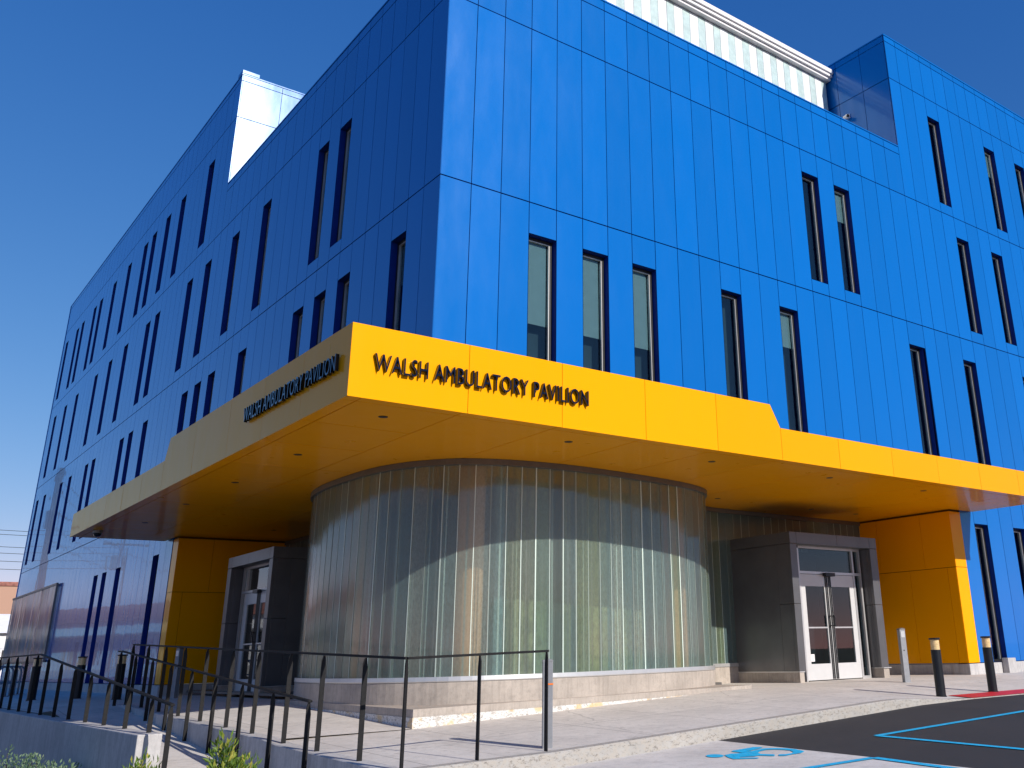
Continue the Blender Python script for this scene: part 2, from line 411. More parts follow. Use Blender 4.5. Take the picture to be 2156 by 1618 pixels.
# painted lines and the access symbol
def line(pts, w):
    b = MB()
    for (x0, y0), (x1, y1) in pts:
        d = Vector((x1-x0, y1-y0)).normalized(); nn = Vector((-d.y, d.x))*w/2
        k = 8
        A = [(x0+(x1-x0)*i/k, y0+(y1-y0)*i/k) for i in range(k+1)]
        b.add([(x+nn.x, y+nn.y, P(x, y)+.006) for x, y in A]+[(x-nn.x, y-nn.y, P(x, y)+.006) for x, y in A],
              [(i, i+1, k+2+i, k+1+i) for i in range(k)])
    return b

# ------------------------------------------------------------------ the building
bld = empty('medical_building')
tag(bld, 'bright blue metal clad building with narrow slit windows and a yellow corner canopy', 'building')
MOD = .61; MODL = .606
J = [.24, 4.765, 8.57, 12.375, 16.19]           # floor joints of the cladding
PAR, TOP = 13.90, 17.66                          # low parapet, high roof
WH = 2.85
def sill_head(fl): return (.25, 3.51) if fl == 0 else (J[fl]+.32, J[fl]+.32+WH)
# window columns (index of the near panel edge) by storey, counted from the corner
RIGHT = {0: [25, 28, 33, 36], 1: [3, 5, 7, 11, 14, 22, 26, 31, 35], 2: [16, 18, 27, 30, 37, 40], 3: [26, 31, 34, 38]}
LEFT = {0: [25, 32, 35, 37], 1: [2, 6, 8, 10, 16, 20, 22, 24, 31, 34, 36, 43, 45, 50, 53, 59, 62],
        2: [7, 9, 15, 19, 23, 26, 32, 34, 39, 43, 47, 53, 57, 61], 3: [25, 30, 33, 36, 38, 42, 46, 50, 52, 56, 58, 62]}

def cells(edges, bands, wins, exclude):
    """panel rectangles (u0,u1,z0,z1) of a facade, cut at the windows"""
    out = []
    for i in range(len(edges)-1):
        u0, u1 = edges[i], edges[i+1]
        for bi, (z0, z1) in enumerate(bands):
            if exclude(u0, u1, z0, z1): continue
            segs = [(z0, z1)]
            for fl, idx in wins.items():
                if i in idx:
                    a, b = sill_head(fl); ns = []
                    for s0, s1 in segs:
                        if b <= s0 or a >= s1: ns.append((s0, s1)); continue
                        if a > s0+.02: ns.append((s0, a))
                        if b < s1-.02: ns.append((b, s1))
                    segs = ns
            out += [(u0, u1, a, b) for a, b in segs]
    return out

def cladding(name, cl, tf, mats, gap=.0075, hgap=.012, thick=.03, jit=.0011, label=None, bld_parent=None):
    """tf(u, n, z) -> world, n = outward distance"""
    b = MB()
    for u0, u1, z0, z1 in cl:
        a0, a1, c0, c1 = u0+gap, u1-gap, z0+hgap, z1-hgap
        j = [random.uniform(-jit, jit) for _ in range(4)]
        q = [(a0, j[0], c0), (a1, j[1], c0), (a1, j[2], c1), (a0, j[3], c1)]
        bk = [(a0, -thick, c0), (a1, -thick, c0), (a1, -thick, c1), (a0, -thick, c1)]
        b.add([tf(*p) for p in q+bk], [(0, 1, 2, 3), (0, 4, 5, 1), (1, 5, 6, 2), (2, 6, 7, 3), (3, 7, 4, 0)], 0)
        b.add([tf(u0, -thick+.004, z0), tf(u1, -thick+.004, z0), tf(u1, -thick+.004, z1), tf(u0, -thick+.004, z1)], [(0, 1, 2, 3)], 1)
    return b.build(name, mats, bld_parent or bld, recalc=True)

BM = [M['blue'], M['blue_dark']]
tfR = lambda u, n, z: (u, -n, z)
tfL = lambda u, n, z: (-n, u, z)
bandsF = [(J[0], J[1]), (J[1], J[2]), (J[2], J[3]), (J[3], PAR-.24), (PAR-.24, PAR)]
bandsW = [(J[0], J[1]), (J[1], J[2]), (J[2], J[3]), (J[3], J[4]), (J[4], TOP-.2), (TOP-.2, TOP)]
XW = 14.12                                       # where the tall right wing starts
er = [MOD*i for i in range(24)]; er[23] = XW
YW = 13.30                                       # where the tall left wing starts
ca = cells(er, bandsF, RIGHT, lambda u0, u1, z0, z1: z0 < 1)
ca += [(er[i], er[i+1], 4.30, J[1]) for i in range(23)]
ew = [XW]+[MOD*i for i in range(24, 44)]
RW = {k: [i-23 for i in v if i >= 24] for k, v in RIGHT.items()}
cw = [c for c in cells(ew, bandsW, RW, lambda *a: False) if not (c[0] < 14.6 and c[2] < 1)]
cw += [(XW, 14.64, 4.30, J[1])]
w = cladding('wall', ca, tfR, BM); w['label'] = 'sunlit low front wall of blue panels'
w = cladding('wall', cw, tfR, BM); w['label'] = 'sunlit tall right wing wall of blue panels'
el = [MODL*i for i in range(65)]
lf = [c for c in cells(el[:23], bandsF, LEFT, lambda u0, u1, z0, z1: z0 < 1)]
lf += [(el[i], el[i+1], 4.30, J[1]) for i in range(22)]
w = cladding('wall', lf, tfL, BM); w['label'] = 'shaded low side wall of blue panels'
lw = [c for c in cells(el[22:], bandsW, {k: [i-22 for i in v if i >= 22] for k, v in LEFT.items()}, lambda *a: False) if not (c[0] < 13.7 and c[2] < 1)]
lw += [(el[22], el[23], 4.30, J[1])]
w = cladding('wall', lw, tfL, BM); w['label'] = 'long shaded side wall of blue panels reflecting the street'
YWX = el[22]
# returns of the two tall wings above the low roof
e2 = rng(0, 10.8, 1.2)
w = cladding('wall', cells(e2, [(13.6, J[4]), (J[4], TOP-.2), (TOP-.2, TOP)], {}, lambda *a: False), lambda u, n, z: (u+.03, YWX-n, z), BM, jit=.0016)
w['label'] = 'return wall flaring white with sun glare'
e3 = rng(0, 10.8, .9)
w = cladding('wall', cells(e3, [(13.6, J[4]), (J[4], TOP-.2), (TOP-.2, TOP)], {}, lambda *a: False), lambda u, n, z: (XW-n, u+.03, z), BM)
w['label'] = 'dark shaded return wall above the low roof'
# roofs, copings and the dark shell behind the cladding
b = MB()
b.box(.04, XW+.1, .04, YWX+.1, 13.3, 13.55); b.box(XW+.1, 26.6, .04, 30, 17.2, 17.4); b.box(.04, 26.6, YWX+.1, 38.9, 17.2, 17.41)
b.box(.3, .34, .05, YWX, 12, 13.86); b.box(.34, XW, .3, .34, 12, 13.86)
b.build('roof', M['alu_dark'], bld)
b = MB()
b.box(-.012, XW, -.012, .26, PAR+.003, PAR+.035); b.box(-.012, .26, .26, YWX-.01, PAR+.003, PAR+.035)
b.box(XW-.012, 26.7, -.012, .3, TOP+.003, TOP+.04); b.box(XW-.012, XW+.28, .3, 11, TOP+.003, TOP+.04)
b.box(-.012, .3, YWX-.012, 38.8, TOP+.003, TOP+.04); b.box(.3, 11, YWX-.012, YWX+.28, TOP+.003, TOP+.04)
b.build('coping', M['blue'], bld)
b = MB(); b.box(-.02, .50, YWX-.02, YWX+.40, TOP+.045, TOP+.17); b.build('parapet_cap', M['blue'], bld, bevel=.01)
b = MB(); b.box(-.02, .45, 38.79, 38.86, 0, TOP); b.build('end_wall', M['blue'], bld)
b = MB()
b.box(.42, 26.6, .42, .46, 4.3, 13.3); b.box(.42, .46, .46, 38.7, 4.3, 13.3); b.box(XW+.4, 26.6, .47, .50, .1, 17.1)
b.box(.47, .5, YWX+.3, 38.7, .0, 17.1)
b.build('core', M['room_dark'], bld)

# windows: reveal with frame, pane and (some) a blind; local x along the wall, local -y outward
def make_window(w_, h_, blind=None, pull=0):
    r = MB(); d = .20; t = .004
    r.add([(0, 0, 0), (0, d, 0), (0, d, h_), (0, 0, h_)], [(0, 1, 2, 3)]); r.add([(w_, 0, 0), (w_, d, 0), (w_, d, h_), (w_, 0, h_)], [(0, 1, 2, 3)])
    r.add([(0, 0, h_), (0, d, h_), (w_, d, h_), (w_, 0, h_)], [(0, 1, 2, 3)]); r.add([(0, 0, 0), (0, d, 0), (w_, d, 0), (w_, 0, 0)], [(0, 1, 2, 3)])
    R_ = r.build('window', M['reveal'], bld, recalc=False)
    f = MB(); fw_ = .055; y0, y1 = .125, .199
    for x0, x1, z0, z1 in ((t, fw_, t, h_-t), (w_-fw_, w_-t, t, h_-t), (fw_, w_-fw_, h_-fw_, h_-t), (fw_, w_-fw_, t, fw_)): f.box(x0, x1, y0, y1, z0, z1, 0)
    i0, i1, bw = fw_+.001, w_-fw_-.001, .017
    for x0, x1, z0, z1 in ((i0, i0+bw, fw_+.001, h_-fw_-.001), (i1-bw, i1, fw_+.001, h_-fw_-.001), (i0+bw, i1-bw, h_-fw_-.001-bw, h_-fw_-.001)): f.box(x0, x1, y0+.01, y1-.01, z0, z1, 1)
    f.build('frame', [M['black_frame'], M['alu']], R_)
    g = MB(); g.box(fw_+.02, w_-fw_-.02, .168, .176, fw_, h_-fw_-.01); g.build('pane', M['pane'], R_)
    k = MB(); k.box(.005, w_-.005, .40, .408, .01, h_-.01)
    k.build('room', M['window_room'], R_)  # flat plate, its dark colour stands for the dimness behind the window
    if blind is not None:
        bl = MB(); bl.box(fw_+.03, w_-fw_-.03, .21, .214, h_*(1-blind), h_-fw_); bl.build('blind', M['blind'], R_)
    return R_
protos = {('s', None): make_window(MOD-.008, WH), ('s', .62): make_window(MOD-.008, WH, .58), ('s', .3): make_window(MOD-.008, WH, .30), ('g', None): make_window(MOD-.008, 3.26)}
used = set()
def put_window(key, loc, rz):
    o = protos[key]
    if key in used: o = copy_tree(o, bld)
    used.add(key); o.location = loc; o.rotation_euler = (0, 0, rz); return o
for fl, idx in RIGHT.items():
    z0, z1 = sill_head(fl)
    for i in idx:
        key = ('g', None) if fl == 0 else ('s', .62) if (fl == 1 and i in (3, 5, 7)) else ('s', .3) if (fl, i) in ((1, 14), (2, 18), (3, 31)) else ('s', None)
        put_window(key, (MOD*i+.004, .002, z0), 0)
for fl, idx in LEFT.items():
    z0, z1 = sill_head(fl)
    for i in idx:
        key = ('g', None) if fl == 0 else ('s', .3) if (fl, i) in ((1, 2), (2, 7)) else ('s', None)
        put_window(key, (.002, MODL*(i+1)-.002, z0), -pi/2)

# canopy: fascia panels, soffit panels, downlights
CX0, CY0, ZS, ZH, ZL = -2.26, -2.22, 3.80, 4.775, 4.375
can = None
fb = MB()
def fpanel(poly, tf):
    P_ = [tf(u, random.uniform(-.001, .001), z) for u, z in poly]; Q_ = [tf(u, -.03, z) for u, z in poly]; n = len(poly)
    fb.add(P_+Q_, [tuple(range(n))]+[(i, i+n, (i+1) % n+n, (i+1) % n) for i in range(n)], 0)
tfa = lambda u, n, z: (u, CY0-n, z); tfb = lambda u, n, z: (CX0-n, u, z)
g = .004
def frow(js, step, end_lo, tf):
    for a, c in zip(js[:-1], js[1:]):
        if c <= step+.3 and not (a < step < c+.001 and c > step-.01): fpanel([(a+g, ZS), (c-g, ZS), (c-g, ZH), (a+g, ZH)], tf)
        elif a < step: fpanel([(a+g, ZS), (c-g, ZS), (c-g, ZL+.0), (step, ZH), (a+g, ZH)], tf)
        else: fpanel([(a+g, ZS), (c-g, ZS), (c-g, ZL), (a+g, ZL)], tf)
JX = [CX0-.004, -.55, 1.02, 2.62, 4.18, 5.755, 7.34, 8.97, 10.52, 12.08, 13.66, 15.2]
JY = [CY0+.0, -.62, .92, 2.51, 4.40, 6.32, 7.9, 9.45, 11.0, 12.6, 14.7]
frow(JX, 5.52, 0, tfa); frow(JY, 6.09, 0, tfb)
can = fb.build('canopy', [M['yellow']], bld); can['label'] = 'yellow canopy fascia turning the corner'
b = MB()
b.prism([(CX0+.032, 0, ZS+.02), (5.74, 0, ZS+.02), (5.74, 0, ZL-.01), (5.50, 0, ZH-.02), (CX0+.032, 0, ZH-.02)], Vector((0, CY0+.032, 0)), Vector((0, CY0+.06, 0)))
b.box(5.74, 15.17, CY0+.032, CY0+.06, ZS+.02, ZL-.01); b.box(15.1, 15.17, CY0+.06, -.04, ZS+.05, ZL-.01)
b.prism([(0, CY0+.06, ZS+.02), (0, 6.30, ZS+.02), (0, 6.30, ZL-.01), (0, 6.07, ZH-.02), (0, CY0+.06, ZH-.02)], Vector((CX0+.032, 0, 0)), Vector((CX0+.06, 0, 0)))
b.box(CX0+.032, CX0+.06, 6.30, 14.67, ZS+.02, ZL-.01); b.box(CX0+.06, -.04, 14.6, 14.67, ZS+.05, ZL-.01)
b.box(CX0+.06, 5.4, CY0+.06, .03, ZH-.10, ZH-.04); b.box(5.4, 15.1, CY0+.06, .03, ZL-.1, ZL-.04)
b.box(CX0+.06, .03, .03, 6.0, ZH-.10, ZH-.041); b.box(CX0+.06, .03, 6.0, 14.6, ZL-.1, ZL-.041)
b.build('canopy_frame', M['yellow_dark'], can)
sf = MB(); gs = .007
def sp(x0, x1, y0, y1):
    z = [ZS+random.uniform(0, .0016) for _ in range(4)]
    A = [(x0+gs, y0+gs, z[0]), (x1-gs, y0+gs, z[1]), (x1-gs, y1-gs, z[2]), (x0+gs, y1-gs, z[3])]
    B = [(p[0], p[1], ZS+.03) for p in A]
    sf.add(A+B, [(0, 3, 2, 1), (0, 1, 5, 4), (1, 2, 6, 5), (2, 3, 7, 6), (3, 0, 4, 7)], 0)
    sf.add([(x0, y0, ZS+.028), (x1, y0, ZS+.028), (x1, y1, ZS+.028), (x0, y1, ZS+.028)], [(0, 3, 2, 1)], 1)
PX = CX0+.20; PY = CY0+.20
sx = [-.62, .95, 2.55, 4.12, 5.70, 7.28, 8.9, 10.5, 12.1, 13.6, 14.16]
sp(CX0+.004, PX, CY0+.004, PY)
for a, c in zip([PX]+sx[:-1]+[14.16], sx[:1]+sx[1:]+[15.16]): sp(a, c, CY0+.004, PY)
for a, c in zip(sx[:-1], sx[1:]): sp(a, c, PY, 2.75)
sp(14.16, 15.16, PY, -.035)
sy = [PY, -.65, .92, 2.75, 4.4, 6.0, 7.6, 9.2, 10.8, 12.4, 13.34]
for a, c in zip(sy, sy[1:]+[14.6]):
    sp(CX0+.004, PX, a, c); sp(PX, -.62 if a < 13 else -.035, a, c)
    if a > 2.7 and a < 13: sp(-.62, 1.06, a, c); sp(1.06, 2.75, a, c)
so = sf.build('soffit', [M['yellow'], M['yellow_dark']], can)
def downlight(x, y):
    b = MB(); b.lathe([(.066, ZS-.003), (.066, ZS+.002), (.056, ZS-.004), (.045, ZS-.001), (.02, ZS-.0015)], (0, 0), 20)
    return b
dl = downlight(0, 0).build('downlight', M['black_frame'], can)
spots = [(-1.4, -1.42), (1.68, -1.45), (4.76, -1.45), (7.94, -1.45), (11.05, -1.45), (7.86, 1.62), (11.05, 1.7), (12.75, 1.72), (-1.4, 1.66), (-1.4, 4.70), (-1.4, 7.76), (-1.38, 11.05), (1.6, 11.1)]
for k, (x, y) in enumerate(spots):
    o = dl if k == 0 else dl.copy()
    if k: COL.objects.link(o); o.parent = can
    o.location = (x, y, 0)

# yellow end walls of the two recesses
def ywall(name, tf):
    b = MB()
    def pan(u0, u1, z0, z1):                      # on the recess side
        j = [random.uniform(-.0012, .0012) for _ in range(4)]
        A = [tf(u0+.004, j[0], z0+.006), tf(u1-.004, j[1], z0+.006), tf(u1-.004, j[2], z1-.006), tf(u0+.004, j[3], z1-.006)]
        B = [tf(u0+.004, .03, z0+.006), tf(u1-.004, .03, z0+.006), tf(u1-.004, .03, z1-.006), tf(u0+.004, .03, z1-.006)]
        b.add(A+B, [(0, 1, 2, 3), (0, 4, 5, 1), (1, 5, 6, 2), (2, 6, 7, 3), (3, 7, 4, 0)], 0)
    for u0, u1 in ((.0, .86), (.86, 2.2), (2.2, 2.8)): pan(u0, u1, 2.43, 3.762)
    for u0, u1 in ((.0, .24), (.24, 1.32), (1.32, 2.8)): pan(u0, u1, .25, 2.43)
    for z0, z1 in ((.25, 2.43), (2.43, 3.762)):   # the narrow end facing the street
        A = [tf(-.012, .004, z0+.006), tf(-.012, .47, z0+.006), tf(-.012, .47, z1-.006), tf(-.012, .004, z1-.006)]
        B = [tf(.02, .004, z0+.006), tf(.02, .47, z0+.006), tf(.02, .47, z1-.006), tf(.02, .004, z1-.006)]
        b.add(A+B, [(0, 1, 2, 3), (0, 4, 5, 1), (1, 5, 6, 2), (2, 6, 7, 3), (3, 7, 4, 0)], 0)
    c = [tf(.004, .02, .25), tf(2.8, .02, .25), tf(2.8, .46, .25), tf(.004, .46, .25), tf(.004, .02, 3.83), tf(2.8, .02, 3.83), tf(2.8, .46, 3.83), tf(.004, .46, 3.83)]
    b.add(c, [(0, 3, 2, 1), (4, 5, 6, 7), (0, 1, 5, 4), (1, 2, 6, 5), (2, 3, 7, 6), (3, 0, 4, 7)], 1)
    return b.build(name, [M['yellow'], M['yellow_dark']], bld)
ywall('recess_wall', lambda u, n, z: (14.16+n, u, z)); ywall('recess_wall', lambda u, n, z: (u, 13.35+n, z))

# concrete base of the walls
for bx in ((14.15, 26.6, -.03, .42, -.3, .236), (14.19, 14.6, .423, 2.8, -.3, .234), (-.03, .42, 13.36, 38.85, -.3, .236), (.423, 2.8, 13.39, 13.8, -.3, .234), (15.55, 15.9, -.2, -.034, -.1, .33)):
    b = MB(); b.box(*bx); b.build('base', M['wall_conc'], bld, bevel=.012)


# ------------------------------------------------------------------ the curved channel-glass corner
ctrl = [(2.75, 13.35), (2.75, 11.6), (2.75, 10.0), (2.68, 8.3), (2.35, 7.35), (1.65, 6.75), (.95, 6.2), (.47, 5.65), (.2, 5.0), (.07, 4.2), (.045, 3.32), (.1, 2.24), (.32, 1.43), (.68, .86), (1.08, .52), (1.84, .25), (2.84, .14), (3.97, .20), (5.26, .36), (6.1, .56), (6.72, .85), (7.12, 1.28), (7.42, 1.8), (7.8, 2.3), (8.4, 2.62), (9.2, 2.73), (11, 2.75), (12.6, 2.75), (14.16, 2.75)]
ctrl = [Vector((x, y, 0)) for x, y in ctrl]
fine = []
for i in range(len(ctrl)-1):
    p0, p1, p2, p3 = ctrl[max(i-1, 0)], ctrl[i], ctrl[i+1], ctrl[min(i+2, len(ctrl)-1)]
    for k in range(24):
        t = k/24; fine.append(.5*((2*p1)+(p2-p0)*t+(2*p0-5*p1+4*p2-p3)*t*t+(3*p1-p0-3*p2+p3)*t**3))
fine.append(ctrl[-1])
cum = [0]
for a, c in zip(fine[:-1], fine[1:]): cum.append(cum[-1]+(c-a).length)
def at_len(s):
    lo, hi = 0, len(cum)-1
    while hi-lo > 1:
        m = (lo+hi)//2
        if cum[m] <= s: lo = m
        else: hi = m
    t = (s-cum[lo])/max(1e-9, cum[hi]-cum[lo]); return fine[lo].lerp(fine[hi], clamp(t, 0, 1))
TOT = cum[-1]; NCH = int(TOT/.262); chp = [at_len(TOT*i/NCH) for i in range(NCH+1)]
def nrm(d): return Vector((d.y, -d.x, 0)) if False else Vector((-d.y, d.x, 0))
# outward = to the right of travel when going from left wing to the right: the room lies on the inner side
gw = MB()
for i in range(NCH):
    a, c = chp[i], chp[i+1]; d = (c-a).normalized(); o = Vector((d.y, -d.x, 0))
    # make sure o points away from the room
    tw = random.uniform(-.005, .005); wdt = (c-a).length
    A = a+d*.004+o*(tw*wdt); B = c-d*.004-o*(tw*wdt)
    z0, z1 = .40, 3.715
    j = [random.uniform(-.001, .001) for _ in range(4)]
    gw.add([A+o*j[0]+Vector((0,0,z0)), B+o*j[1]+Vector((0,0,z0)), B+o*j[2]+Vector((0,0,z1)), A+o*j[3]+Vector((0,0,z1))], [(0, 1, 2, 3)])
    for q in (A, B):
        gw.add([q+Vector((0,0,z0)), q-o*.055+Vector((0,0,z0)), q-o*.055+Vector((0,0,z1)), q+Vector((0,0,z1))], [(0, 1, 2, 3)])
    # each channel joint gets a pale strip, caught light included in its colour
    for q in range(random.choice((1, 1, 2, 2))):   # pale or dark stripes at random spots in the channel
        t = random.uniform(.15, .85); m_ = a.lerp(c, t); hw = random.uniform(.004, .016)
        gw.add([m_-d*hw-o*.05+Vector((0,0,z0)), m_+d*hw-o*.05+Vector((0,0,z0)), m_+d*hw-o*.05+Vector((0,0,z1)), m_-d*hw-o*.05+Vector((0,0,z1))], [(0, 1, 2, 3)], random.choice((1, 1, 2)))
    bw = random.uniform(.004, .012)
    gw.add([c-d*bw+o*.006+Vector((0,0,z0)), c+d*bw+o*.006+Vector((0,0,z0)), c+d*bw+o*.006+Vector((0,0,z1)), c-d*bw+o*.006+Vector((0,0,z1))], [(0, 1, 2, 3)], 1)
gl = gw.build('glass_wall', [M['channel'], M['bead'], M['alu_dark']], bld, recalc=False)
def sweep(pts, prof, mi=0, b=None):
    """profile (n outward, z) swept along plan points"""
    b = b or MB(); n = len(prof); vs = []
    for i, p in enumerate(pts):
        d = (pts[min(i+1, len(pts)-1)]-pts[max(i-1, 0)]).normalized(); o = Vector((d.y, -d.x, 0))
        vs += [p+o*u+Vector((0, 0, z)) for u, z in prof]
    b.add(vs, [(i*n+k, (i+1)*n+k, (i+1)*n+(k+1) % n, i*n+(k+1) % n) for i in range(len(pts)-1) for k in range(n)]+[tuple(range(n)), tuple((len(pts)-1)*n+k for k in range(n))], mi)
    return b
pf = [at_len(TOT*i/160) for i in range(161)]
sweep(pf, [(-.07, 3.70), (.045, 3.70), (.045, 3.797), (-.07, 3.797)]).build('head_trim', M['alu_dark'], gl)
sweep(pf, [(-.07, .335), (.035, .335), (.04, .35), (.035, .41), (-.07, .41)]).build('sill_trim', M['alu'], gl)
pl = sweep(pf, [(-.25, -.2), (.03, -.2), (.03, .322), (.018, .334), (-.25, .334)]).build('plinth', M['plinth'], bld)
# entry slab under the curved corner: bare concrete band over flaking white paint
b = MB()
out = [(0, 0), (6.35, 0)]
xs = rng(0, 6.9, .3); n = len(xs)
for z0f, z1f, off, mi in ((lambda x: S(x, -.01)-.2, lambda x: max(-.105+.012*x, S(x, -.01)-.19), .008, 1), (lambda x: max(-.105+.012*x, S(x, -.01)-.19), lambda x: .004+.008*x, 0, 0)):
    vs = [(x-(off if i == 0 else 0), -off, z0f(x)) for i, x in enumerate(xs)]+[(x-(off if i == 0 else 0), -off, z1f(x)) for i, x in enumerate(xs)]
    b.add(vs, [(i, i+1, n+i+1, n+i) for i in range(n-1)], mi)
ys = rng(0, 5.4, .3); n2 = len(ys)
for z0f, z1f, off, mi in ((lambda y: -.5, lambda y: -.105+.012*y, .008, 1), (lambda y: -.105+.012*y, lambda y: .004+.008*y, 0, 0)):
    vs = [(-off, y-(off if i == 0 else 0), z0f(y)) for i, y in enumerate(ys)]+[(-off, y-(off if i == 0 else 0), z1f(y)) for i, y in enumerate(ys)]
    b.add(vs, [(i, i+1, n2+i+1, n2+i) for i in range(n2-1)], mi)
tp = [(x, 0, .004+.008*x) for x in xs]; 
b.add(tp+[(x, max(.0, 2.4), .004+.008*x) for x in xs], [(i, i+1, n+i+1, n+i) for i in range(n-1)], 0)
b.add([(0, y, .003+.008*y) for y in ys]+[(1.6, y, .003+.008*y) for y in ys], [(i, i+1, n2+i+1, n2+i) for i in range(n2-1)], 0)
b.build('entry_slab', [M['plinth'], M['old_paint']], bld, recalc=True)
# the lobby behind the glass, plus panels coloured like mirrored foliage
b = MB(); b.box(.6, 14.0, 3.2, 13.2, .05, .10); b.box(1.2, 7.0, .9, 3.2, .05, .101); b.build('lobby_floor', M['inter_floor'], bld)
b = MB()
b.add([(3.4, 13.6, .05), (3.4, 9.2, .05), (9.2, 3.4, .05), (14.4, 3.4, .05), (14.64, 2.79, .05), (2.79, 13.84, .05), (2.79, 13.84, 3.86), (14.64, 2.79, 3.86), (3.4, 13.6, 3.86), (3.4, 9.2, 3.86), (9.2, 3.4, 3.86), (14.4, 3.4, 3.86)], [(0, 1, 9, 8), (1, 2, 10, 9), (2, 3, 11, 10), (3, 4, 7, 11), (0, 5, 6, 8)])
b.build('lobby_wall', M['interior'], bld, recalc=False)
b = MB(); b.box(.05, 14.6, .05, 13.8, 3.84, 4.2); b.build('lobby_ceiling', M['room_dark'], bld)
REFL = [simple('screen_%s' % nm, c, .6, var=.45, nscale=9, bmp=.01) for nm, c in (('moss', (.20, .26, .12)), ('olive', (.34, .36, .18)), ('teal', (.12, .22, .24)), ('slate', (.10, .13, .13)), ('straw', (.40, .38, .24)))]
b = MB(); xx = 2.35
while xx < 5.9:
    w_ = random.uniform(.16, .42); yy = 1.75+.10*(xx-2.35)
    b.box(xx, xx+w_-.015, yy, yy+.06, .105, 3.83, random.choice((0, 0, 1, 1, 2, 3, 4))); xx += w_
b.build('reflection_panels', REFL, bld)  # panels made up to give the glass the greens of reflected foliage
b = MB(); b.box(2.6, 5.4, 3.6, 4.1, .1, 1.15); b.box(2.5, 5.5, 3.5, 4.2, 1.15, 1.19); b.build('reception_desk', M['blind'], bld)
for (x, y) in ((1.52, 1.2), (6.50, 1.6), (1.3, 5.2), (4.3, 2.2)):
    b = MB(); b.lathe([(.235, .09), (.235, 2.0), (.232, 2.005), (.235, 2.01), (.235, 3.79)], (x, y), 24); b.build('column', M['timber'], bld, smooth=False)

